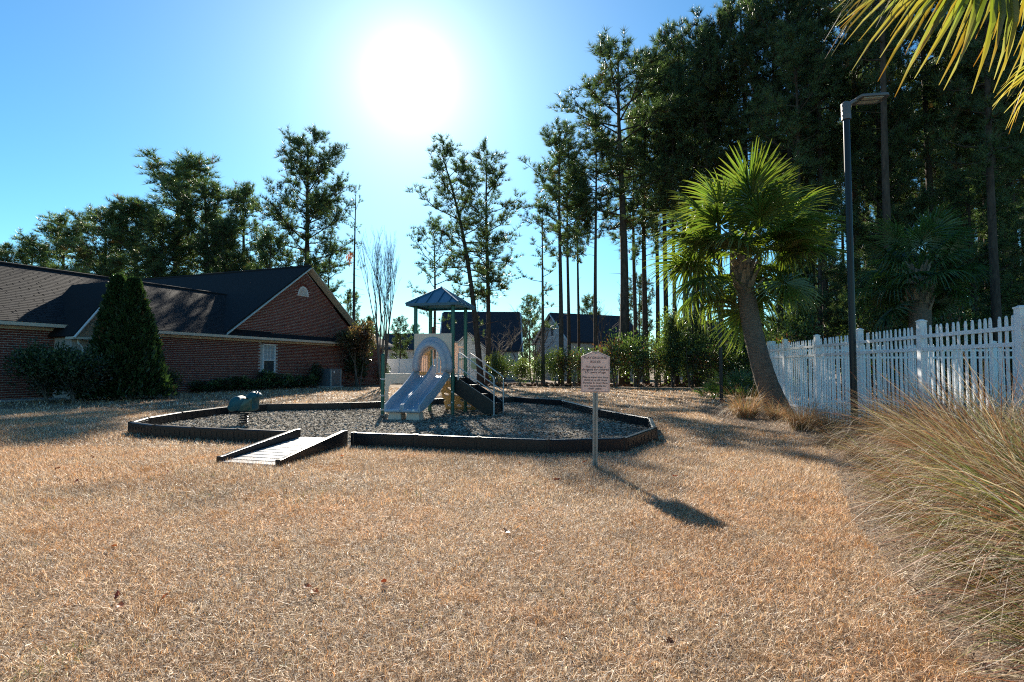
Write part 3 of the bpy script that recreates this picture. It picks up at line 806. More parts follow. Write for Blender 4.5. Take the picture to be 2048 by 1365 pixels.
# sloping tan climber behind the deck, with hand holes
def hole(cx_, cz_, r_, w0, w1, z0, z1):
    m = 12; out_ = []; in_ = []
    for i in range(m):
        a = 2 * math.pi * (i + .5) / m; c_, s_ = math.cos(a), math.sin(a)
        k = min(abs((w1 - w0) / 2 / c_) if c_ else 9, abs((z1 - z0) / 2 / s_) if s_ else 9)
        out_.append(((w0 + w1) / 2 + c_ * k, (z0 + z1) / 2 + s_ * k)); in_.append((cx_ + r_ * c_, cz_ + r_ * .7 * s_))
    return out_, in_
ax_ = Vector((1, 0, 0)); ay_ = Vector((0, -.62, .785)).normalized(); oz = ax_.cross(ay_)
co = Vector((-.33, hW + .84, .0)); cl = MB()
for r_ in range(3):
    for c_ in range(3):
        wA, wB = c_ * .29, (c_ + 1) * .29; zA, zB = r_ * .43, (r_ + 1) * .43
        sk = lambda L: [(x + (.12 * (1 - y / 1.3) if x > .8 else 0), y) for x, y in L]
        oo, ii = hole((wA + wB) / 2, (zA + zB) / 2, .085, wA, wB, zA, zB)
        cl.ringplate(sk(oo), ii, co, ax_, ay_, oz, .04)
cl.build('climber_panel', M['tan'], play)
# steps
nst = 3; run = .335
st = MB(); sx0 = hW + .03
poly = [(sx0, DK), (sx0 + .1, DK)]
for i in range(nst):
    z = DK - .235 * (i + 1); poly += [(sx0 + .08 + run * i, z + .235), (sx0 + .08 + run * i, z + .10)] if False else []
for yy, nm in ((-hW + .06, 'stringer'), (hW - .16, 'stringer')):
    pol = [(sx0 - .02, DK + .02), (sx0 - .02, DK - .42), (sx0 + .80, .06), (sx0 + 1.08, .06), (sx0 + 1.08, .34), (sx0 + .92, .46)]
    MB().prism(pol[::-1], (0, yy, 0), (1, 0, 0), (0, 0, 1), (0, 1, 0), .045).build(nm, M['blackplastic'], play)
for i in range(nst):
    z = DK - .235 * (i + 1)
    t_ = MB().box((sx0 + .2 + run * i, -.03, z - .02), (.36, W_ - .26, .04)).box((sx0 + .04 + run * i, -.03, z + .09), (.02, W_ - .26, .2))
    t_.build('tread', M['blackplastic'], play)
MB().box((sx0 + 1.04, -.03, .19), (.03, W_ - .26, .26)).build('kick_board', M['blackplastic'], play)
for yy in (-hW + .0, hW - .1):
    r0 = MB()
    r0.tube([(sx0 + .12, yy, DK - .1), (sx0 + .12, yy, DK + .58), (sx0 + .15, yy, DK + .62), (sx0 + 1.0, yy, DK + .04), (sx0 + 1.07, yy, DK - .02), (sx0 + 1.09, yy, DK - .1), (sx0 + 1.09, yy, -.03)], .017, 10)
    r0.tube([(sx0 + .12, yy, DK + .24), (sx0 + 1.09, yy, DK - .42)], .015, 8)
    r0.build('handrail', M['rail'], play)

# ------------------------------------------------------------------ rules sign
sb_ = G(1190, 936); SS = sb_.y / 1150
sign = empty('playground_sign', (sb_.x, sb_.y, 0), 0, 'pink playground rules sign on a thin steel post in the lawn', 'sign')
sign.rotation_euler = (0, R(.6), R(-6))
pm = MB()
pm.box((-.013, .0, .52), (.006, .03, 1.14)).box((.013, .0, .52), (.006, .03, 1.14)).box((0, .014, .52), (.03, .006, 1.14)).box((-.023, -.014, .52), (.018, .005, 1.14)).box((.023, -.014, .52), (.018, .005, 1.14))
pm.build('post', M['galv'], sign)
bz0, bz1 = (936 - 787) * SS, (936 - 706) * SS; bwid = 57 * SS / 2
prof = [(-bwid, bz0), (bwid, bz0), (bwid, bz1 - .06), (.04, bz1), (-.04, bz1), (-bwid, bz1 - .06)]
bd = MB().prism(prof, (0, -.020, 0), (1, 0, 0), (0, 0, 1), (0, -1, 0), .012).build('board', M['pink'], sign, .004)
bi = [(x * .95, z) for x, z in [(-bwid, bz0 + .012), (bwid, bz0 + .012), (bwid, bz1 - .068), (.036, bz1 - .01), (-.036, bz1 - .01), (-bwid, bz1 - .068)]]
bi2 = [(x * .972, z + (.004 if z < bz0 + .1 else -.004)) for x, z in bi]
MB().ringplate(bi, bi2, (0, -.0325, 0), (1, 0, 0), (0, 0, 1), (0, -1, 0), .001).build('border_line', M['ink'], bd)
def text(s, z, size, wid=None):
    c = bpy.data.curves.new('lettering', 'FONT'); c.body = s; c.size = size; c.align_x = 'CENTER'; c.align_y = 'CENTER'
    c.materials.append(M['ink']); c.extrude = .0004; c.resolution_u = 2; c.offset = .0005
    tmp = bpy.data.objects.new('tmp', c); me = bpy.data.meshes.new_from_object(tmp)
    bpy.data.objects.remove(tmp)
    o = obj('lettering', me, M['ink'], bd); o['label'] = 'dark printed words ' + repr(s); o.location = (0, -.0335, z); o.rotation_euler = (math.pi / 2, 0, 0)
    o.scale = (1.08, 1, 1)
yz = lambda y: (936 - y) * SS
for s, y, sz in (('PLAYGROUND', 718.5, .041), ('RULES', 726.5, .043), ('This play area is', 736.5, .036), ('designed for children', 741.8, .036), ('2-5  years of age.', 747.2, .036),
                 ('Please supervise your', 757.0, .034), ('children at all times', 762.5, .034), ('Parents & Guardians', 768.2, .034), ('are responsible for', 774.0, .034), ('their safety.', 779.5, .034)):
    text(s, yz(y), sz)
for z in (bz1 - .022, bz0 + .018):
    MB().tube([(0, -.031, z), (0, -.038, z)], .007, 8).build('bolt', M['galv'], bd)

# ------------------------------------------------------------------ lamp posts
def lamp(base, h, rz, label):
    L = empty('lamp_post', base, rz, label, 'lamp post')
    MB().tube([(0, 0, -.05), (0, 0, h - .28)], [.062, .058], 16).build('pole', M['polemetal'], L)
    MB().tube([(0, 0, -.02), (0, 0, .05), (0, 0, .12)], [.14, .14, .08], 14).build('base_cover', M['polemetal'], L)
    MB().tube([(0, 0, h - .32), (0, 0, h), (0, 0, h + .03)], [.085, .085, .05], 14).build('tenon', M['fixture'], L)
    for k in range(3): MB().tube([(-.084, 0, h - .25 + .1 * k), (-.10, 0, h - .25 + .1 * k)], .014, 6).build('bolt', M['galv'], L)
    MB().tube([(.05, .0, h - .02), (.16, .0, h + .06), (.26, 0, h + .10)], .035, 8).build('arm', M['fixture'], L)
    rot = Matrix.Rotation(R(-9), 3, 'Y') @ Matrix.Rotation(R(-10), 3, 'X')
    n = 14; prof = []
    for k in range(n + 1): a = -math.pi / 2 + math.pi * k / n; prof.append((.30 + .12 * math.cos(a), .16 * math.sin(a)))
    for k in range(n + 1): a = math.pi / 2 + math.pi * k / n; prof.append((-.26 + .06 * math.cos(a), .16 * math.sin(a)))
    c = Vector((.53, 0, h + .12))
    hd = MB().prism(prof, c, rot @ Vector((1, 0, 0)), rot @ Vector((0, 1, 0)), rot @ Vector((0, 0, 1)), .055).build('lamp_head', M['fixture'], L, .01)
    for s in (-.075, .055):
        MB().box(c + rot @ Vector((.02, s, -.006)), (.46, .075, .012), rot).build('lamp_lens', M['lens'], hd)
    return L
lamp((6.52, 11.0, 0), 6.4, R(12), 'tall black lamp post standing in front of the picket fence')
p2 = G(1443, 806); lamp(p2, 6.0, R(20), 'slim black lamp post beyond the leaning palm')

# ------------------------------------------------------------------ fences
def picket_mesh(h, w=.037, t=.022):
    hw_ = w / 2
    return MB().prism([(-hw_, .03), (hw_, .03), (hw_, h - .06), (hw_ * .55, h - .015), (0, h), (-hw_ * .55, h - .015), (-hw_, h - .06)], (0, t / 2, 0), (1, 0, 0), (0, 0, 1), (0, -1, 0), t).mesh('picket')
def picket_fence(pts, label, per=15, group=None):
    base = Vector(pts[0]); Fn = empty('picket_fence', (base.x, base.y, 0), 0, label, 'fence')
    pk = picket_mesh(1.93); pk.materials.append(M['white'])
    po = MB().box((0, 0, 1.0), (.105, .105, 2.0)).box((0, 0, 2.010), (.122, .122, .02)).box((0, 0, 2.03), (.10, .10, .02), None, .4).mesh('post'); po.materials.append(M['white'])
    for i, p in enumerate(pts):
        p = Vector((p[0], p[1], 0)) - Vector((base.x, base.y, 0))
        q = obj('post', po, None, Fn); q.location = p
        nx = pts[min(i + 1, len(pts) - 1)]; pv = pts[max(i - 1, 0)]
        a = math.atan2(nx[1] - pv[1], nx[0] - pv[0]); q.rotation_euler = (0, 0, a)
        if i + 1 < len(pts):
            n2 = Vector((nx[0], nx[1], 0)) - Vector((base.x, base.y, 0)); d = (n2 - p); L = d.length; d.normalize(); aa = math.atan2(d.y, d.x)
            for z in (1.76, 1.55, .26):
                MB().beam(p + d * .055 + Vector((0, 0, z)), n2 - d * .055 + Vector((0, 0, z)), .05, .055).build('rail', M['white'], Fn)
            for k in range(per):
                s = obj('picket', pk, None, Fn); c = p + d * (.0625 + (L - .125) * (k + .5) / per)
                s.location = c; s.rotation_euler = (R(random.Random(i * 50 + k).gauss(0, .25)), R(random.Random(i * 50 + k + 9).gauss(0, .25)), aa)
    return Fn
near = [(6.19, 5.12), (6.45, 7.26), (6.70, 9.39), (6.96, 11.5), (7.22, 13.6), (7.47, 15.72), (7.62, 17.0)]
picket_fence(near, 'white vinyl picket fence running beside the tall ornamental grasses')
far = [(7.75, 17.05)] + [(7.75 + 2.13 * k, 17.05 - .06 * k) for k in range(1, 9)]
picket_fence(far, 'white picket fence across the far side of the enclosure, seen through the nearer pickets')
# plain board fence far behind the play tower
pf = empty('privacy_fence', (-13.6, 46.5, 0), 0, 'tall white board fence behind the play tower and bare tree', 'fence')
for k in range(5):
    x = k * 2.2
    MB().box((x, 0, 1.0), (.13, .13, 2.02)).box((x, 0, 2.03), (.17, .17, .05)).build('post', M['white'], pf)
    if k < 4:
        MB().box((x + 1.1, 0, 1.9), (2.07, .05, .14)).box((x + 1.1, 0, .12), (2.07, .05, .14)).build('rail', M['white'], pf)
        for j in range(12):
            MB().box((x + .145 + j * .1735, 0, 1.0), (.165, .02, 1.68)).build('board', M['white'], pf)

# ------------------------------------------------------------------ pines
def pine_parts(seed, H=20., cb=.5, Rm=3.2, nl=34, dens=1.0, lean=(0, 0), tr=.2, nn=16, L=.40, W=.0135, up=1.0, dead=5, topround=.3, bow=0.0, base=(.082, .118, .052)):
    """trunk-with-limbs mesh and needle-crown mesh of one pine, foot at the origin"""
    r = np.random.default_rng(seed)
    tb = MB(); k = 10
    ph = r.uniform(0, 6, 2); am = H * .008
    def tp(f):
        return Vector((lean[0] * f + bow * math.sin(math.pi * f) + am * math.sin(f * 5 + ph[0]) * f, lean[1] * f + am * math.sin(f * 4 + ph[1]) * f, H * f))
    tb.tube([tp(i / k) for i in range(k + 1)], [tr * (1.25 if i == 0 else 1) * (1 - .9 * (i / k) ** 1.25) + .012 for i in range(k + 1)], 8)
    P = []; Dn = []
    for i in range(nl):
        u = ((i + r.uniform(.1, .9)) / nl); f = cb + (1 - cb) * u * .985
        prof = (.55 + .45 * u / topround) if u < topround else math.sqrt(max(.02, 1 - ((u - topround) / (1.02 - topround)) ** 2))
        rad = max(.35, Rm * prof * r.uniform(.55, 1.15)); az = i * 2.39996 + r.normal(0, .5)
        el = R(2 + 50 * u) * up + r.normal(0, .13)
        s = tp(f); d = Vector((math.cos(az) * math.cos(el), math.sin(az) * math.cos(el), math.sin(el)))
        pts = [s, s + d * rad * .5 + Vector((0, 0, -.04 * rad)), s + d * rad + Vector((0, 0, .10 * rad))]
        lr = .018 + .016 * rad * (1 - .5 * u)
        tb.tube(pts, [lr, lr * .65, lr * .2], 4, False)
        for j in range(int((5 + rad * 6.5) * dens)):
            v = r.uniform(.28, 1.0) ** .8; q = pts[0].lerp(pts[1], v * 2) if v < .5 else pts[1].lerp(pts[2], v * 2 - 1)
            sd = Vector(runit(1, r)[0]); sd = (sd * .9 + d * .55 + Vector((0, 0, .28))).normalized()
            sl_ = r.uniform(.25, .85) * (.65 + .16 * rad); e = q + sd * sl_
            if r.random() < .35: tb.tube([q, e], [lr * .35 + .004, .005], 3, False)
            for w in ((.45, .75, 1.0) if sl_ > .5 else (.6, 1.0)):
                P.append(tuple(q.lerp(e, w))); Dn.append(tuple((sd * .75 + Vector((0, 0, .75))).normalized()))
    for i in range(dead):                                    # dead stubs below the crown
        f = cb * r.uniform(.45, 1.0); az = r.uniform(0, 6.28); s = tp(f); l = r.uniform(.4, 1.6)
        e = s + Vector((math.cos(az) * l, math.sin(az) * l, r.uniform(-.3, .3) * l)); tb.tube([s, e], [.022, .006], 3, False)
    P.append(tuple(tp(1))); Dn.append((0, 0, 1))
    P = np.array(P); Dn = np.array(Dn)
    V, F = needles(P, Dn, nn, L, W, .80, r)
    cc = np.array(base) * r.uniform(.6, 1.5, (len(P), 1)); ol = r.random(len(P)) < .10
    cc[ol] = np.array([.13, .14, .045]) * r.uniform(.7, 1.2, (ol.sum(), 1))
    br_ = r.random(len(P)) < .03; cc[br_] = (.13, .07, .03)
    C = np.repeat(cc, nn * 3, 0)
    return tb.mesh('trunk'), npmesh('crown', V, F, C)
def tree(name, meshes, loc, sc, rz, label, cat='tree', group=None, mats=('bark', 'needle')):
    T = empty(name, loc, rz, label, cat, group); T.scale = sc if hasattr(sc, '__len__') else (sc, sc, sc)
    obj('trunk', meshes[0], M[mats[0]], T); obj('crown', meshes[1], M[mats[1]], T)
    return T
def px_tree(x, top, Y, H0, label, meshes, sxy=1.0, name='pine_tree', rz=None, group=None, mats=('bark', 'needle')):
    """stand a tree on the ground at depth Y so that its tip reaches the picture row top"""
    p = D(x, 736, Y); h = D(x, top, Y).z
    s = h / H0
    return tree(name, meshes, (p.x, Y, 0), (s * sxy, s * sxy, s), random.Random(int(x * 7 + Y)).uniform(0, 6.28) if rz is None else rz, label, 'tree', group, mats)

PV = [pine_parts(100 + i, 22, c, r_, n_, d_, tr=.19 + .02 * i % .06) for i, (c, r_, n_, d_) in enumerate([
    (.50, 2.9, 42, 1.05), (.56, 2.6, 36, 1.1), (.46, 3.3, 46, 1.0), (.60, 2.5, 34, 1.1), (.42, 2.7, 48, 1.0)])]
PD = [pine_parts(120 + i, 16, c, r_, n_, d_, tr=.24) for i, (c, r_, n_, d_) in enumerate([(.22, 3.4, 52, 1.35), (.18, 3.9, 56, 1.35), (.25, 3.0, 46, 1.3)])]
BIG = pine_parts(130, 18, .34, 3.9, 60, 1.3, tr=.30, up=.85, dead=8, topround=.35)
LEANER = pine_parts(131, 17, .36, 3.3, 40, .9, lean=(-2.6, 0), tr=.19, bow=.5, dead=9)
STRAIGHT = pine_parts(132, 17.5, .36, 2.2, 40, .85, tr=.17, dead=10)
THIN = pine_parts(133, 15, .30, 1.5, 18, .45, tr=.12, dead=10, L=.34)
SPARSE = pine_parts(134, 13, .35, 2.6, 22, .5, tr=.14, dead=12, L=.34)
SKINNY = pine_parts(135, 16, .55, 1.0, 12, .35, tr=.14, dead=12, L=.28)

# behind the house
px_tree(345, 338, 56, 16, 'broad dark pine with the highest crown of those left of the lone pine', PD[1], 1.5)
px_tree(405, 384, 50, 16, 'bushy olive pine just left of the narrow pine behind the roof', PD[0], 1.25)
px_tree(482, 388, 53, 16, 'narrow pine between the bushy pine and the lone tall pine', PD[2], 1.0)
px_tree(610, 296, 49, 18, 'tall open crowned pine rising straight behind the brick gable', BIG, 1.0)
px_tree(268, 420, 55, 16, 'dense dark pine left of the broad high crowned pine', PD[2], 1.5)
px_tree(205, 432, 58, 16, 'rounded dark pine behind the yellow green tree', PD[0], 1.4)
px_tree(120, 452, 60, 16, 'low rounded pine beside the pale bare trees', PD[1], 1.35)
px_tree(55, 492, 60, 16, 'short grey green pine under the pale bare tree', PD[2], 1.2)
px_tree(-10, 500, 58, 16, 'short dark pine at the far end of the long roof', PD[0], 1.1)
px_tree(320, 455, 48, 16, 'low thick pine directly behind the house ridge', PD[1], 1.1)
px_tree(440, 455, 47, 16, 'low green pine in front of the narrow pine', PD[0], 1.0)
px_tree(535, 478, 47, 16, 'small spreading pine at the foot of the tall open pine', PD[2], 1.1)
px_tree(655, 480, 50, 13, 'sparse young pine between the gable and the thin leafless trunk', SPARSE, .9)
px_tree(707, 375, 48, 16, 'very thin tall pine with almost no branches beside the gable', SKINNY, .9)
px_tree(700, 588, 60, 16, 'tiny far pine to the right of the gable', PD[2], .8)
px_tree(155, 640, 75, 16, 'distant dark pine low behind the entry gable', PD[0], 1.3)
# centre
px_tree(962, 312, 42, 17, 'leaning pine with crooked trunk behind the play tower', LEANER, 1.15, rz=R(4))
px_tree(976, 308, 43, 17.5, 'straight slim pine crossing behind the leaning pine', STRAIGHT, 1.15)
px_tree(868, 440, 47, 13, 'short sparse pine with thin stem behind the tower roof', SPARSE, .9)
px_tree(955, 560, 50, 13, 'thin pale trunk of a small pine beside the dark roofed house', THIN, .7)
px_tree(1086, 425, 39, 15, 'sparse crooked pine with many bare limbs near the rules sign', THIN, 1.25)
# edge of the wood
edge = [(1122, 262, 40, 0, .75), (1138, 300, 42, 3, .62), (1158, 340, 44, 1, .5), (1192, 250, 41, 3, .62), (1248, 112, 40, 2, .92), (1272, 250, 45, 1, .6), (1292, 190, 44, 4, .7),
        (1316, 120, 46, 0, .75), (1334, 84, 43, 3, .8), (1352, 150, 41, 1, .62), (1372, 90, 45, 4, .8), (1396, 68, 43, 2, .85), (1420, 110, 40, 1, .7), (1444, 60, 42, 0, .8),
        (1470, 38, 40, 2, .8), (1496, 10, 41, 4, .85), (1524, 30, 38, 3, .8)]
for i, (x, t, Y, v, s) in enumerate(edge):
    px_tree(x, t, Y, 22, 'tall straight pine with bare lower trunk along the front edge of the wood', PV[v], s * (1.5 if x < 1300 else 1.08), group='pines along the edge of the wood')
for i, (x, t, Y, v) in enumerate([(1562, -10, 37, 0), (1592, -70, 35, 2), (1628, -40, 38, 4), (1655, -120, 34, 0), (1722, -90, 36, 2), (1768, -150, 33, 4), (1822, -110, 36, 1), (1872, -160, 33, 2), (1930, -120, 35, 0), (1985, -170, 32, 4), (2035, -140, 34, 2)]):
    px_tree(x, t, Y, 22, 'towering pine rising out of the wood behind the picket fence', PV[v], .82, group='towering pines behind the picket fence')
r_ = random.Random(5)
deep = []
for gx in np.arange(9, 62, 3.9):
    for gy in np.arange(25, 60, 5.6):
        x = gx + r_.uniform(-1.2, 1.2); y = gy + r_.uniform(-1.6, 1.6)
        px = 1024 + x / y * 1150
        if px < 1330 or px > 2300 or (px < 1560 and r_.random() < .4): continue
        if px < 1560 and y < 45: continue
        if y < 28 and px < 1700: continue
        deep.append((x, y, px))
for i, (x, y, px) in enumerate(deep):
    m = PV[r_.randrange(5)] if r_.random() < .86 else PD[r_.randrange(3)]
    if px < 1560: h = (736 - np.interp(px, [1300, 1400, 1480, 1560], [200, 110, 60, 30]) - r_.uniform(-60, 10)) / 1150 * y + EYE
    else: h = r_.uniform(20, 27)
    H0 = 16 if m in PD else 22
    if m in PD and px > 1500: h *= r_.uniform(.4, .75)
    s = h / H0
    tree('pine_tree', m, (x, y, 0), (min(s, 1.3) * .9, min(s, 1.3) * .9, s), r_.uniform(0, 6.28), 'pine among the dark crowded trunks deep inside the wood', 'tree', 'pines deep in the wood')

for i in range(30):
    px = 1585 + i * 23 + r_.uniform(-18, 18); Y = r_.uniform(27, 46); x = (px - 1024) / 1150 * Y; h = r_.uniform(6, 10.5)
    tree('young_pine', PD[i % 3], (x, Y, 0), (h / 16 * 1.1, h / 16 * 1.1, h / 16), r_.uniform(0, 6.28), 'young bushy pine growing low between the tall trunks of the wood', 'tree', 'young pines inside the wood')

# ------------------------------------------------------------------ leafy shrubs and trees
def leafy_parts(seed, rx, ry, rz_, n, size, cols, trunk_h=.3, clump=26, stems=5, aspect=.5, shell=.55, bright=.1):
    r = np.random.default_rng(seed)
    cen = runit(clump, r) * (r.random((clump, 1)) ** .45) * np.array([rx, ry, rz_]) * .82
    cen[:, 2] = cen[:, 2] + rz_ + trunk_h
    k = r.integers(0, clump, n)
    off = runit(n, r) * (r.random((n, 1)) ** .5) * np.array([rx, ry, rz_]) * .42
    P = cen[k] + off; P[:, 2] = np.maximum(P[:, 2], .04)
    ax = unit(off + np.array([0, 0, .25]))
    V, F = cards(P, size, r, .5, aspect, ax)
    c = np.array(cols)[r.integers(0, len(cols), clump)][k] * r.uniform(.65, 1.35, (n, 1))
    hi = r.random(n) < bright; c[hi] = c[hi] * 1.8
    tb = MB()
    for i in range(stems):
        e = cen[r.integers(0, clump)]; b = Vector((r.normal(0, .06 * rx), r.normal(0, .06 * ry), 0))
        tb.tube([b, b.lerp(Vector(e), .5) + Vector((r.normal(0, .08), r.normal(0, .08), .1)), Vector(e)], [.035 * (rz_ ** .5), .022, .008], 5)
    return tb.mesh('stem'), npmesh('foliage', V, F, np.repeat(c, 4, 0))
def shrub(name, meshes, loc, sc, label, rz=0, group=None, cat='shrub', mat_='leaf'):
    T = empty(name, loc, rz, label, cat, group); T.scale = sc if hasattr(sc, '__len__') else (sc,) * 3
    obj('stem', meshes[0], M['greybark'], T); obj('foliage', meshes[1], M[mat_], T); return T
G1 = [(.06, .10, .034), (.045, .08, .028), (.085, .12, .04)]
G2 = [(.09, .13, .035), (.06, .10, .03), (.11, .13, .04)]
RD_ = [(.10, .06, .035), (.05, .07, .03), (.08, .07, .035), (.13, .055, .035)]
SH = [leafy_parts(200, 1.7, 1.4, 1.5, 2900, .14, G1, clump=40, bright=.2), leafy_parts(201, 1.5, 1.3, 1.9, 4200, .16, G2, bright=.16), leafy_parts(202, 1.6, 1.3, 1.4, 2700, .14, RD_ + G1, clump=40, bright=.2),
      leafy_parts(203, 1.2, 1.1, 2.3, 3800, .15, G1 + G2, bright=.14)]
r_ = random.Random(9)
under = [(998, 762, 40, 1, .66), (1040, 763, 39, 1, .60), (1075, 764, 39, 3, .55), (1112, 765, 39, 1, .62), (1150, 766, 38.5, 2, .85), (1190, 767, 38, 0, 1.05), (1232, 768, 38, 2, 1.15), (1272, 768, 37.5, 0, 1.1),
         (1310, 768, 37, 2, 1.0), (1345, 769, 36.5, 3, 1.05), (1380, 769, 36, 0, 1.1), (1418, 770, 35.5, 2, 1.0), (1455, 771, 35, 0, 1.05), (1490, 772, 34, 3, 1.0), (1522, 772, 33, 0, 1.1)]
for i, (x, y, Y, v, s) in enumerate(under):
    p = D(x, 736, Y)
    shrub('understory_shrub', SH[v], (p.x, Y, 0), (s, s, s * r_.uniform(.78, 1.15)), 'leafy evergreen shrub in the thicket along the lawn below the pines', r_.uniform(0, 6.28), 'shrubs along the edge of the wood')
for i in range(46):
    px = r_.uniform(1320, 2200); Y = r_.uniform(40, 52) if px < 1560 else r_.uniform(24, 46)
    p = D(px, 736, Y); s = r_.uniform(1.0, 1.5) if px < 1560 else r_.uniform(.8, 1.3)
    shrub('woodland_shrub', SH[r_.choice((0, 0, 3, 2))], (p.x, Y, 0), (s, s, s * r_.uniform(.9, 1.4)), 'dark bushy undergrowth standing between the trunks of the wood', r_.uniform(0, 6.28), 'undergrowth inside the wood')
# young pines in the thicket
px_tree(1385, 590, 36, 16, 'young pine in the thicket near the slim lamp post', PD[2], .8)
px_tree(1345, 640, 36, 16, 'smaller young pine in the thicket beside a reddish shrub', PD[0], .7)

# by the house
def arbor(seed, h, rad, n):
    r = np.random.default_rng(seed); u = r.random(n) ** .8; az = r.uniform(0, 6.283, n)
    lob = 1 + .10 * np.sin(az * 5 + u * 9) + .08 * np.sin(az * 9 - u * 23)
    rr_ = rad * (1 - u) ** .84 * lob * r.uniform(.74, 1.03, n) + .03
    P = np.stack([rr_ * np.cos(az), rr_ * np.sin(az), .05 + u * h], 1)
    ax = unit(np.stack([np.cos(az) * .55, np.sin(az) * .55, np.full(n, 1.0)], 1))
    V, F = cards(P, .24, r, 0, .42, ax)
    c = np.array([(.036, .062, .022)]) * r.uniform(.55, 1.5, (n, 1)); c[r.random(n) < .02] = (.12, .07, .035)
    return V, F, np.repeat(c, 4, 0)
ap = G(248, 800)
arb_ = empty('arborvitae', (ap.x, ap.y, 0), 0, 'dense dark conical evergreen with two tips beside the house entry', 'tree')
asz = ap.y / 1150
Va, Fa, Ca = arbor(301, 233 * asz, 68 * asz, 12000); Vb, Fb, Cb = arbor(302, 240 * asz, 58 * asz, 12000)
Va[:, 0] += 12 * asz; Vb[:, 0] -= 18 * asz
obj('crown', npmesh('crown', np.concatenate([Va, Vb]), np.concatenate([Fa, Fb + len(Va)]), np.concatenate([Ca, Cb])), M['needle'], arb_)
MB().tube([(12 * asz, 0, 0), (12 * asz, 0, 3.6)], [.12, .02], 7).build('trunk', M['greybark'], arb_)
MB().tube([(-18 * asz, 0, 0), (-18 * asz, 0, 3.6)], [.12, .02], 7).build('trunk', M['greybark'], arb_)
HG = [(.035, .06, .025), (.028, .05, .022), (.05, .045, .03)]
HB = leafy_parts(210, 1.45, 1.0, 1.0, 5200, .13, HG, .1, 34)
for x, y, s, lab in ((95, 806, .95, 'rounded dark holly bush against the brick wall left of the conical evergreen'), (150, 806, .9, 'dark bush tucked against the foot of the conical evergreen'), (330, 796, .55, 'low clipped bush just right of the conical evergreen')):
    p = G(x, y); shrub('holly_bush', HB, (p.x, p.y, 0), (s, s, s * 1.12), lab)
LB = leafy_parts(211, .9, .6, .38, 1800, .12, HG + G1, .03, 18)
for i, t in enumerate(np.arange(8.2, 15.8, 1.0)):
    w_ = hw((t, -.75 - .1 * (i % 2), 0)); shrub('foundation_shrub', LB, w_, (.85, .85, .8 + .35 * ((i * 7) % 5) / 5 + (.45 if i in (4, 5) else 0)), 'low dark shrub in the row along the brick wall under the window', i * 1.3, 'foundation shrubs along the brick wall')
YT = leafy_parts(212, 2.0, 1.8, 2.2, 3800, .28, [(.17, .15, .03), (.10, .12, .03), (.14, .13, .04)], 2.5, 26)
p = D(152, 736, 46); shrub('yellow_tree', YT, (p.x, 46, 2.2), 1.0, 'small yellow green tree showing above the long roof', cat='tree')
CM = leafy_parts(213, 1.75, 1.5, 1.35, 5200, .19, [(.12, .07, .05), (.07, .075, .04), (.16, .10, .075), (.05, .06, .03)], 2.2, 30, 7, bright=.3)
w_ = hw((19.3, -1.7, 0)); T = shrub('bronze_shrub', CM, w_, (.95, .95, .88), 'spreading bronze leaved small tree against the gable beside the air conditioner', 2.0, cat='tree')
EG = leafy_parts(214, .9, .8, 1.3, 3200, .15, HG, .1, 22)
w_ = hw((20.0, -1.0, 0)); shrub('evergreen_bush', EG, w_, 1.1, 'dark upright bush under the bronze leaved tree')
w_ = hw((16.0, -.9, 0)); shrub('evergreen_bush', EG, w_, .55, 'small dark bush just left of the air conditioner')
w_ = hw((23.3, -.9, 0)); shrub('evergreen_bush', EG, w_, .6, 'small dark bush by the end wall of the brick house')
RCARDS = leafy_parts(215, .5, .4, .5, 110, .16, [(.42, .10, .03), (.35, .08, .03), (.45, .16, .04)], .0, 8, 2)  # loose red and orange cards, hung beside the thin trunk
p = D(693, 515, 47.6); shrub('red_cluster', RCARDS, (p.x + .25, 47.6, p.z - .8), (.8, .8, 1.5), 'scrap of small red cards beside the thin tall pine', cat='cluster')

# ------------------------------------------------------------------ bare trees
def bare(seed, h, stems, spread, r0, depth=4, fan=.5):
    r = random.Random(seed); b = MB(); tw = MB()
    def grow(p, d, l, rad, lev):
        e = p + d * l; mid = p + d * l * .5 + Vector((r.gauss(0, .03), r.gauss(0, .03), 0)) * l
        (b if lev < 2 else tw).tube([p, mid, e], [rad, rad * .8, rad * .6], 6 if lev < 2 else 3, False)
        if lev >= depth: return
        for i in range(2 if lev < 1 else 3):
            f = r.uniform(.35, 1.0) if i else 1.0
            nd = (d + Vector((r.gauss(0, fan), r.gauss(0, fan), r.uniform(.0, .35)))).normalized()
            grow(p + d * l * f, nd, l * r.uniform(.5, .72), rad * .58, lev + 1)
    for i in range(stems):
        a = 2 * math.pi * i / stems + r.uniform(-.4, .4)
        d = Vector((math.cos(a) * spread, math.sin(a) * spread, 1)).normalized()
        grow(Vector((math.cos(a) * .08, math.sin(a) * .08, -.05)), d, h * r.uniform(.36, .42), r0, 0)
    return b.mesh('trunk'), tw.mesh('crown')
def bare_tree(name, m, loc, s, label, rz=0, group=None):
    T = empty(name, loc, rz, label, 'tree', group); T.scale = (s,) * 3 if not hasattr(s, '__len__') else s
    obj('trunk', m[0], M['greybark'], T); obj('crown', m[1], M['greybark'], T); return T
BT = bare(41, 9.0, 7, .13, .07, 5, .22)
p = D(764, 736, 35); bare_tree('bare_tree', BT, (p.x, 35, 0), (.8, .8, 1.15), 'leafless many stemmed tree standing left of the play tower', .5)
BW = bare(42, 12, 3, .3, .12, 5, .42)
p = D(42, 736, 78); bare_tree('bare_tree', BW, (p.x, 78, 3), (1.45, 1.45, 1.5), 'pale leafless tree above the far end of the long roof', 0)
p = D(112, 736, 82); bare_tree('bare_tree', BW, (p.x, 82, 4), (1.2, 1.2, 1.5), 'small leafless tree between two dark pines', 2.1)
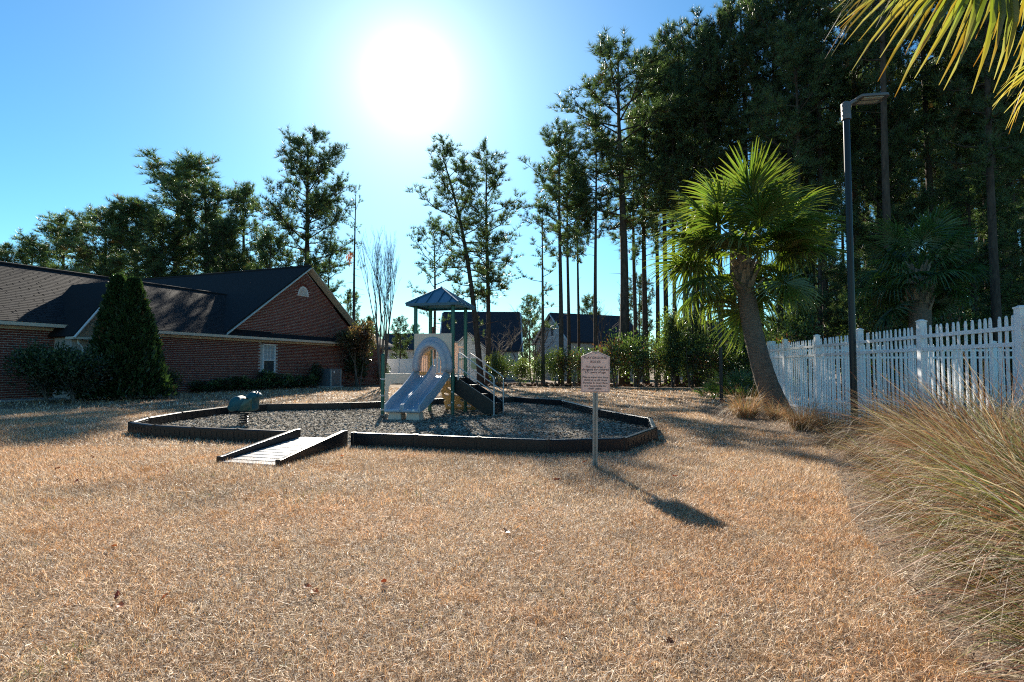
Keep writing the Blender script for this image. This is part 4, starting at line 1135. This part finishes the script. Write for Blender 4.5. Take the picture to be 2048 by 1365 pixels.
p = D(1066, 736, 46); bare_tree('bare_tree', BW, (p.x, 46, 0), (.75, .75, .62), 'leafless tree with spreading twigs in front of the white gabled house', 1.0)
p = D(1225, 736, 47); bare_tree('bare_tree', BW, (p.x, 47, 0), (.8, .8, .8), 'leafless tree among the edge pines in front of the long grey roof', 3.0)
p = D(1005, 736, 50); bare_tree('bare_tree', BW, (p.x, 50, 0), (.8, .8, .5), 'low leafless tree in front of the dark steep roof', 4.0)

# ------------------------------------------------------------------ houses beyond
M['farroof'] = mat('blue_grey_roof', (.045, .05, .065), (.035, .04, .052), 4, .85, .3, 30, spec=.2)
def far_house(name, loc, rz, w, d, ez, rz_, label, wallm, roofm, wins=(), chimney=False, over=.35):
    Hh = empty(name, loc, rz, label, 'house')
    MB().box((w / 2, d / 2, ez / 2), (w, d, ez)).build('wall', wallm, Hh)
    for x0, x1, nm in ((0, .04, 'gable'), (w - .04, w, 'gable')):
        MB().prism([(0.02, ez - .01), (d - .02, ez - .01), (d / 2, rz_ - .06)], (x0, 0, 0), (0, 1, 0), (0, 0, 1), (1, 0, 0), .04).build(nm, wallm, Hh)
    th = .14; sl_ = (rz_ - ez) / (d / 2)
    ro = MB()
    ro.prism([(-over, ez - over * sl_), (d / 2, rz_), (d / 2, rz_ + th), (-over, ez - over * sl_ + th)][::-1], (-over, 0, 0), (0, 1, 0), (0, 0, 1), (1, 0, 0), w + 2 * over)
    ro.prism([(d + over, ez - over * sl_), (d + over, ez - over * sl_ + th), (d / 2 + .002, rz_ + th), (d / 2 + .002, rz_)][::-1], (-over, 0, 0), (0, 1, 0), (0, 0, 1), (1, 0, 0), w + 2 * over)
    rf_ = ro.build('roof', roofm, Hh)
    for x0 in (-over - .03, w + over + .03):
        for ys, ye in ((-over, d / 2), (d + over, d / 2)):
            MB().beam((x0, ys, ez - over * sl_ + .0), (x0, ye, rz_ + .0), .05, .24, (1, 0, 0)).build('rake_board', M['white'], Hh)
    if chimney: MB().box((w * chimney, d / 2, rz_ + .25), (.7, .7, 1.5)).build('chimney', M['chimney'], rf_)
    for (face, u, z, ww, wh) in wins:
        fr = MB(); pn = MB()
        if face == 'front': c = (u, -.03, z); dm = (ww, .06, wh); dp = (ww - .2, .07, wh - .2)
        else: c = (-.03, u, z); dm = (.06, ww, wh); dp = (.07, ww - .2, wh - .2)
        f = fr.box(c, dm).build('window', M['white'], Hh); pn.box(c, dp).build('pane', M['glass'], f)
    return Hh
pb = D(886, 736, 58); B_ = far_house('roofed_house', (pb.x, 58, 0), R(2), 7.6, 8.4, 3.2, 7.2, 'white house with a steep dark blue grey roof behind the play tower', M['siding'], M['farroof'], [('front', 6.6, 1.6, 1, 1.4)])
pb = D(906, 736, 54.5); far_house('garden_room', (pb.x + 3.3, 51.6, 0), R(90), 5.6, 3.3, 2.9, 4.35, 'small white gabled room with two windows in front of the dark steep roof', M['siding'], M['farroof'], [('left', 1.0, 1.6, 1.0, 1.2), ('left', 2.3, 1.6, 1.0, 1.2)])
pb = D(1142, 736, 57); far_house('gabled_house', (pb.x, 57, 0), R(26), 9.0, 7.2, 4.0, 6.9, 'white gabled house with long dark roof seen between pine trunks', M['siding'], M['farroof'], [('side', 2.2, 2.0, 1.0, 1.6), ('side', 4.8, 2.0, 1.0, 1.6), ('side', 3.6, 5.0, .8, 1.0)])
pb = D(1412, 736, 58); far_house('grey_house', (pb.x, 58, 0), R(30), 5, 5.5, 4.2, 6.2, 'grey gabled house glimpsed through the wood beside the slim lamp post', M['siding'], M['farroof'], [('side', 2.7, 2.4, 1.0, 1.4)])
pb = D(768, 736, 70); far_house('low_house', (pb.x, 70, 0), R(3), 6.2, 7, 3.6, 5.5, 'low house with dark roof and brick chimney beyond the white board fence', M['siding'], M['farroof'], [('front', 1.6, 2.0, 1, 1.3), ('front', 4.4, 2.0, 1, 1.3)], .9)
for i, (x, t, Y) in enumerate(((800, 640, 62), (830, 655, 80), (1045, 640, 75), (1060, 600, 72), (740, 640, 85), (1010, 655, 85), (1280, 560, 70), (1180, 600, 75))):
    px_tree(x, t, Y, 16, 'small distant pine among the houses beyond the board fence', PD[i % 3], .9, group='distant pines among the houses')
hv_ = [D(x, 736, 90) for x in (700, 780, 860, 940, 1020, 1090)]
for i, p in enumerate(hv_):
    shrub('distant_bush', SH[i % 4], (p.x, 90, 0), (2.6, 2, 1.2), 'distant hedge bush between the houses', i, 'distant hedge bushes')

# ------------------------------------------------------------------ fan palms
def frond_mesh(seed, pet, rad, nl, cols, droop=.5, fray=0.0, spread=128, tipc=None, wm=1.0):
    """petiole along +Y from the origin, a pleated fan blade at its end"""
    r = np.random.default_rng(seed); V = []; F = []; C = []
    def add(vs, fs, c):
        b = len(V); V.extend(vs); F.extend([tuple(i + b for i in f) for f in fs]); C.extend(c)
    w = .022
    n = 5; c0 = np.array(cols[0]) * np.array([1.25, 1.1, .9])
    for i in range(n):
        y0, y1 = pet * i / n, pet * (i + 1) / n; z0, z1 = -.10 * pet * (i / n) ** 2, -.10 * pet * ((i + 1) / n) ** 2
        w0, w1 = w * (1.6 - .9 * i / n), w * (1.6 - .9 * (i + 1) / n)
        add([(-w0, y0, z0), (w0, y0, z0), (w1, y1, z1), (-w1, y1, z1)], [(0, 1, 2, 3)], [c0] * 4)
    hz = -.10 * pet
    for k in range(nl):
        a = R(-spread + 2 * spread * (k + .5) / nl) + r.normal(0, .02)
        l = rad * (.80 + .20 * math.cos(a * .6)) * r.uniform(.9, 1.08)
        dx, dy = math.sin(a), math.cos(a); sx, sy = dy, -dx
        hy = pet + .10 * rad * math.cos(a)
        st = (.06, .38, .66, .86, 1.0); wd = [rad * wm * v for v in (.014, .028, .020, .010, .002)]
        dr = droop * r.uniform(.6, 1.4); vs = []; cs = []
        c = np.array(cols[r.integers(0, len(cols))]) * r.uniform(.8, 1.2)
        pl = .02 * rad * (1 if k % 2 else -1)
        sag = r.normal(0, .05)
        for s_, w_ in zip(st, wd):
            q = s_ * l
            bend = dr * max(0, s_ - .35) ** 1.8 * l * 1.3
            hor = q * math.sqrt(max(.2, 1 - (dr * max(0, s_ - .4)) ** 2 * .6))
            z = hz + .10 * rad * s_ - .16 * rad * (abs(a) / 2.2) ** 2 * s_ - bend + pl * (1 - s_)
            x_, y_ = dx * hor + sag * s_ ** 2 * l * sx, hy + dy * hor + sag * s_ ** 2 * l * sy
            vs += [(x_ - sx * w_, y_ - sy * w_, z + w_ * .5), (x_, y_, z - w_ * .25), (x_ + sx * w_, y_ + sy * w_, z + w_ * .5)]
            cc = c
            if tipc is not None and s_ > .6: cc = c * (1 - fray * (s_ - .6) / .4) + np.array(tipc[r.integers(0, len(tipc))]) * fray * (s_ - .6) / .4
            cs += [cc] * 3
        fs = []
        for i in range(len(st) - 1):
            b = i * 3; fs += [(b, b + 1, b + 4, b + 3), (b + 1, b + 2, b + 5, b + 4)]
        add(vs, fs, cs)
    return npmesh('frond', V, F, np.array(C))
PG = [(.095, .15, .036), (.075, .125, .032), (.115, .165, .04), (.13, .16, .036)]
PDk = [(.06, .11, .042), (.05, .095, .038), (.07, .12, .042)]
def boot_mesh():
    b = MB(); b.add([(-.075, .0, 0), (.075, 0, 0), (.05, .10, .20), (-.05, .10, .20), (-.03, .19, .37), (.03, .19, .37), (-.07, -.035, .0), (.07, -.035, 0), (.045, .05, .22), (-.045, .05, .22), (-.022, .155, .38), (.022, .155, .38)],
          [(0, 1, 2, 3), (3, 2, 5, 4), (7, 6, 9, 8), (8, 9, 10, 11), (1, 7, 8, 2), (2, 8, 11, 5), (6, 0, 3, 9), (9, 3, 4, 10), (4, 5, 11, 10)])
    return b.mesh('leaf_base')
BOOT = boot_mesh(); BOOT.materials.append(M['boot'])
def palm(name, path, radii, label, fronds, nf, seed, boots, elmin=-58, scale=1.0, petr=(.9, 1.25)):
    r = random.Random(seed); b0 = Vector(path[0]); Pm = empty(name, b0, 0, label, 'palm tree')
    pts = [Vector(p) - b0 for p in path]
    # smooth the trunk line
    fine = []; rad = []
    for i in range(len(pts) - 1):
        p0, p1, p2, p3 = pts[max(i - 1, 0)], pts[i], pts[i + 1], pts[min(i + 2, len(pts) - 1)]
        for k in range(6):
            t = k / 6
            fine.append(.5 * ((2 * p1) + (p2 - p0) * t + (2 * p0 - 5 * p1 + 4 * p2 - p3) * t * t + (3 * p1 - p0 - 3 * p2 + p3) * t ** 3))
            rad.append((radii[i] * (1 - t) + radii[i + 1] * t) * (1.0 + .035 * (k % 2)))
    fine.append(pts[-1]); rad.append(radii[-1])
    MB().tube(fine, rad, 18).build('trunk', M['palmbark'], Pm)
    top = fine[-1]; n0 = len(fine)
    for k in range(boots):
        f = 1 - .36 * k / boots if boots > 30 else 1 - .3 * k / boots
        idx = f * (n0 - 1); i = min(int(idx), n0 - 2); p = fine[i].lerp(fine[i + 1], idx - i); rr_ = rad[i]
        az = k * 2.39996 + r.uniform(-.1, .1)
        o = obj('leaf_base', BOOT, None, Pm); sc = r.uniform(.75, 1.05) * scale
        o.location = p + Vector((math.cos(az), math.sin(az), 0)) * rr_ * .97
        o.rotation_euler = (R(r.uniform(-12, 12)), R(r.uniform(-16, 16)), az - math.pi / 2); o.scale = (sc, sc * r.uniform(.7, 1.2), sc)
    for k in range(nf):
        f = (k + .5) / nf
        el = R(84 - (84 - elmin) * f ** .8) + r.gauss(0, .10); az = k * 2.39996 + r.gauss(0, .15)
        if el < -.1 and math.sin(az) < -.55: el = r.uniform(-.05, .5)
        o = obj('frond', fronds[r.randrange(len(fronds))], M['palm'], Pm)
        d = Vector((math.cos(az) * math.cos(el), math.sin(az) * math.cos(el), math.sin(el)))
        nrm = Vector((-math.cos(az) * math.sin(el), -math.sin(az) * math.sin(el), math.cos(el)))
        nrm = (nrm + Vector((r.gauss(0, .35), r.gauss(0, .35), r.gauss(0, .2)))).normalized()
        x = d.cross(nrm).normalized(); z = x.cross(d).normalized()
        # tip the blade down at the end of its stalk
        m = Matrix((x, d, z)).transposed()
        o.rotation_mode = 'QUATERNION'; o.rotation_quaternion = m.to_quaternion(); s = r.uniform(.88, 1.1) * scale
        o.location = top + Vector((0, 0, -.35 * f * scale)) + d * .08; o.scale = (s, s * r.uniform(*petr), s)
    return Pm
FA = [frond_mesh(400 + i, 1.1, 1.05, 46, PG, .42 + .12 * i, .35, 130, [(.30, .26, .12), (.16, .18, .05)]) for i in range(4)]
FD = [frond_mesh(410 + i, 1.0, .95, 42, PDk, .6 + .12 * i) for i in range(3)]
Yp = 14.7
palm('sabal_palm', [(D(1562, 736, Yp).x, Yp, -.05), (D(1535, 770, Yp).x, Yp, D(1535, 770, Yp).z), (D(1512, 690, Yp).x, Yp, D(1512, 690, Yp).z), (D(1496, 610, Yp).x, Yp, D(1496, 610, Yp).z), (D(1488, 540, Yp).x, Yp, D(1488, 540, Yp).z), (D(1487, 492, Yp).x, Yp, D(1487, 492, Yp).z)],
     [.32, .265, .235, .225, .19, .12], 'tall leaning fan palm with a full green crown beside the picket fence', FA, 46, 71, 52, -47)
Y2 = 20.5
palm('sabal_palm', [(D(1838, 736, Y2).x, Y2, -.05), (D(1840, 690, Y2).x, Y2, D(1840, 690, Y2).z), (D(1840, 620, Y2).x, Y2, D(1840, 620, Y2).z), (D(1838, 540, Y2).x, Y2, D(1838, 540, Y2).z)],
     [.34, .33, .34, .2], 'shaded fan palm with criss cross trunk standing behind the picket fence', FD, 34, 72, 46, -50, 1.02)
# near palm whose fronds hang into the top of the view
FY = [frond_mesh(420 + i, 1.6, 1.06, 70, [(.15, .20, .035), (.19, .21, .04), (.12, .18, .035), (.26, .22, .04)], .90 + .12 * i, .95, 132, [(.34, .20, .07), (.42, .36, .26), (.30, .13, .04), (.36, .28, .16)], 1.05) for i in range(2)]
NP = empty('sabal_palm', (5.55, 4.3, 0), 0, 'near fan palm with yellowing frayed fronds hanging over the fence', 'palm tree')
MB().tube([(0, 0, -.05), (-.02, .02, 1.5), (-.03, .0, 3.2), (0, 0, 4.7)], [.3, .26, .25, .2], 16).build('trunk', M['palmbark'], NP)
for k in range(30):
    az = k * 2.4; o = obj('leaf_base', BOOT, None, NP); o.location = (math.cos(az) * .24, math.sin(az) * .24, 4.6 - .045 * k); o.rotation_euler = (0, 0, az - math.pi / 2)
def aim_frond(me, base, hub, tilt, sy=None, s=1.0, roll=0):
    base, hub = Vector(base), Vector(hub); d = (hub - base); L = d.length; d.normalize()
    nrm = Vector((0, 0, 1)) + Vector(tilt); x = d.cross(nrm).normalized(); z = x.cross(d)
    o = obj('frond', me, M['palm'], NP); o.rotation_mode = 'QUATERNION'
    o.rotation_quaternion = Matrix((x, d, z)).transposed().to_quaternion()
    o.location = base; o.scale = (s, s, s); return o
tb_ = (0, 0, 4.75)
aim_frond(FY[0], tb_, Vector((4.0, 4.45, 4.68)) - Vector((5.55, 4.3, 0)), (-.2, -1.7, 0), s=1.02)
aim_frond(FY[1], tb_, Vector((4.15, 4.6, 4.95)) - Vector((5.55, 4.3, 0)), (.1, -1.6, 0), s=.9)
aim_frond(FY[1], tb_, Vector((4.45, 4.9, 5.5)) - Vector((5.55, 4.3, 0)), (-.3, -1.0, 0), s=.85)
rr = random.Random(77)
for k in range(20):
    az = R(-120) + R(200) * k / 20 + rr.uniform(-.1, .1); el = rr.uniform(-.1, 1.3)
    hub = Vector((math.cos(az) * math.cos(el), math.sin(az) * math.cos(el), math.sin(el))) * 1.6 + Vector(tb_)
    aim_frond(FY[k % 2], tb_, hub, (rr.gauss(0, .3), rr.gauss(0, .3), 0), s=rr.uniform(.85, 1.0))
# low palmettos
PMf = [frond_mesh(430 + i, .55, .52, 26, PDk + PG[:1], .35, .2, 120, [(.2, .2, .08)]) for i in range(2)]
def palmetto(loc, n, s, label, seed):
    r = random.Random(seed); T = empty('palmetto', loc, 0, label, 'plant')
    for k in range(n):
        el = r.uniform(.25, 1.1); az = k * 2.4 + r.uniform(-.2, .2)
        d = Vector((math.cos(az) * math.cos(el), math.sin(az) * math.cos(el), math.sin(el))); nrm = Vector((-math.cos(az) * math.sin(el), -math.sin(az) * math.sin(el), math.cos(el)))
        x = d.cross(nrm).normalized(); z = x.cross(d); o = obj('frond', PMf[k % 2], M['palm'], T)
        o.rotation_mode = 'QUATERNION'; o.rotation_quaternion = Matrix((x, d, z)).transposed().to_quaternion(); o.scale = (s,) * 3; o.location = (0, 0, .03)
p = G(1428, 800); palmetto(p, 9, .85, 'low palmetto at the foot of the slim lamp post', 3)
palmetto(D(1482, 736, 22.0) * Vector((1, 1, 0)) if False else (8.7, 22.0, 0), 12, 1.5, 'larger palmetto behind the slim lamp post', 4)

# ------------------------------------------------------------------ ornamental grasses
RC = [(.27, .115, .065), (.23, .10, .06), (.30, .20, .13), (.50, .43, .35), (.42, .33, .22), (.22, .12, .07), (.26, .15, .08), (.46, .38, .28), (.17, .10, .06), (.20, .17, .06), (.13, .085, .055)]
RGc = [(.13, .19, .05), (.20, .22, .05), (.10, .16, .045)]
def reed_mesh(seed, n, L, green, lean=(0, 0), wid=.0035, spread=.75, cols=RC, fl=1.0):
    r = np.random.default_rng(seed); ns = 7
    az = r.uniform(0, 2 * np.pi, n); rb_ = .20 * np.sqrt(r.random(n))
    base = np.stack([rb_ * np.cos(az), rb_ * np.sin(az), np.zeros(n)], 1)
    az2 = az + r.normal(0, .5, n)
    out_ = spread * r.random(n) ** .8
    d0 = unit(np.stack([np.cos(az2) * out_ + lean[0] * .4, np.sin(az2) * out_ + lean[1] * .4, np.ones(n)], 1))
    az3 = az2 + r.normal(0, .9, n)
    bend = unit(np.stack([np.cos(az3) * .9 + lean[0], np.sin(az3) * .9 + lean[1], -.75 * np.ones(n)], 1))
    l = L * r.uniform(.45, 1.15, n); k = r.uniform(.2, 1.6, n) * fl; g = r.random(n) < green
    k[g] *= .8; l[g] *= .85
    P = np.zeros((n, ns, 3)); p = base.copy(); P[:, 0] = p
    for i in range(1, ns):
        f = np.minimum((i / (ns - 1)) ** 1.3 * k, 1.25)
        d = unit(d0 * (1 - f)[:, None] + bend * f[:, None]); p = p + d * (l / (ns - 1))[:, None]
        p[:, 2] = np.maximum(p[:, 2], .015); P[:, i] = p
    sd = unit(np.cross(d0, runit(n, r))); w = wid * r.uniform(.6, 1.4, n)[:, None]; w[g] *= 1.35
    V = np.zeros((n, ns, 2, 3)); tap = np.linspace(1, .15, ns)
    for i in range(ns): V[:, i, 0] = P[:, i] - sd * w * tap[i]; V[:, i, 1] = P[:, i] + sd * w * tap[i]
    b = (np.arange(n) * ns * 2)[:, None]
    F = np.concatenate([b + np.array([[2 * i, 2 * i + 1, 2 * i + 3, 2 * i + 2]]) for i in range(ns - 1)], 0)
    c = np.array(cols)[r.integers(0, len(cols), n)] * r.uniform(.7, 1.3, (n, 1))
    c[g] = np.array(RGc)[r.integers(0, 3, g.sum())] * r.uniform(.7, 1.3, (g.sum(), 1))
    C = np.repeat(c[:, None], ns, 1)
    tipb = np.array([.40, .30, .20])
    for i in range(ns):
        f = max(0, (i / (ns - 1) - .55) / .45) * .6; C[g, i] = C[g, i] * (1 - f) + tipb * f
    return npmesh('grass_clump', V.reshape(-1, 3), F, np.repeat(C.reshape(-1, 3), 2, 0))
BIGG = [reed_mesh(500 + i, 2200, 1.5, (.24, .12, .46)[i], (-.2, -.08), .0050, .95) for i in range(3)]
for i, (x, y, s, v) in enumerate([(2.95, 2.25, .85, 2), (3.3, 2.95, .95, 0), (3.75, 3.85, 1.0, 2), (4.4, 5.0, 1.0, 0), (5.15, 6.3, 1.0, 1), (5.6, 7.6, .95, 0), (5.9, 8.9, .85, 1), (4.7, 3.7, 1.0, 2), (5.4, 5.15, .95, 2), (4.6, 2.7, 1.0, 0), (6.0, 6.4, .8, 1), (5.2, 7.0, .7, 1), (4.2, 4.5, .7, 0)]):
    o = obj('ornamental_grass', BIGG[v], M['reed'], None); o.location = (x, y, 0); o.scale = (s, s, s * .92); o.rotation_euler = (0, 0, R((i * 53) % 40 - 20))
    tag(o, 'big arching clump of brown and green fountain grass beside the picket fence', 'grass clump', 'arching grass clumps in the bed')
SMG = [reed_mesh(510 + i, 900, .85, .08, (0, 0), .004, .55, [(.36, .19, .09), (.42, .27, .14), (.30, .14, .07), (.46, .36, .22)]) for i in range(2)]
for i, (x, y, s, lab) in enumerate([(1492, 838, 1.0, 'rusty grass tuft on the lawn side of the leaning palm'), (1608, 862, .95, 'rusty grass tuft between the leaning palm and the tall lamp post'), (1660, 868, .8, 'thin rusty grass tuft at the foot of the tall lamp post'), (1555, 842, .7, 'short grass tuft growing against the base of the leaning palm')]):
    p = G(x, y); o = obj('ornamental_grass', SMG[i % 2], M['reed']); o.location = p; o.scale = (s, s, s); o.rotation_euler = (0, 0, i * 1.1); tag(o, lab, 'grass clump')
# flattened straw along the bed's edge
SM2 = reed_mesh(520, 620, .8, .12, (-.7, -.3), .0042, 1.2, RC, 1.4)
for i, (x, y) in enumerate([(2.35, 2.0), (2.55, 2.5), (2.8, 3.0), (3.0, 3.5), (3.25, 4.1), (3.55, 4.8), (3.95, 5.6), (4.35, 6.3), (4.75, 7.2), (5.1, 8.2), (5.35, 9.2)]):
    o = obj('straw_tuft', SM2, M['reed']); o.location = (x, y, 0); o.rotation_euler = (0, 0, R(i * 37 % 60 - 30)); o.scale = (1, 1, .6)
    tag(o, 'flattened pale straw tuft along the edge of the grass bed', 'grass clump', 'flattened straw tufts')

# ------------------------------------------------------------------ fallen leaves on the lawn
r = np.random.default_rng(66)
lv = []
for k in range(3):
    n = 7; V = [(0, 0, 0)]; F = []
    for i in range(n):
        a = 2 * math.pi * i / n; q = .03 * (1 + .5 * math.cos(2 * a)) * r.uniform(.8, 1.2); V.append((q * math.cos(a), q * math.sin(a), r.uniform(.0, .016)))
    F = [(0, 1 + i, 1 + (i + 1) % n) for i in range(n)]
    lv.append(npmesh('fallen_leaf', V, F, np.array([[(.22, .06, .03), (.25, .10, .04), (.12, .06, .035)][k]] * len(V))))
for k in range(34):
    y = 2.4 + 6.0 * r.random() ** .8; x = r.uniform(-.85, .30) * y
    o = obj('fallen_leaf', lv[k % 3], M['deadleaf']); o.location = (x, y, .024 + .01 * r.random()); o.rotation_euler = (r.normal(0, .35), r.normal(0, .35), r.uniform(0, 6.3)); s = r.uniform(.6, 1.1); o.scale = (s, s, s)
    tag(o, 'small curled reddish brown leaf lying on the dry lawn', 'leaf', 'fallen leaves on the lawn')
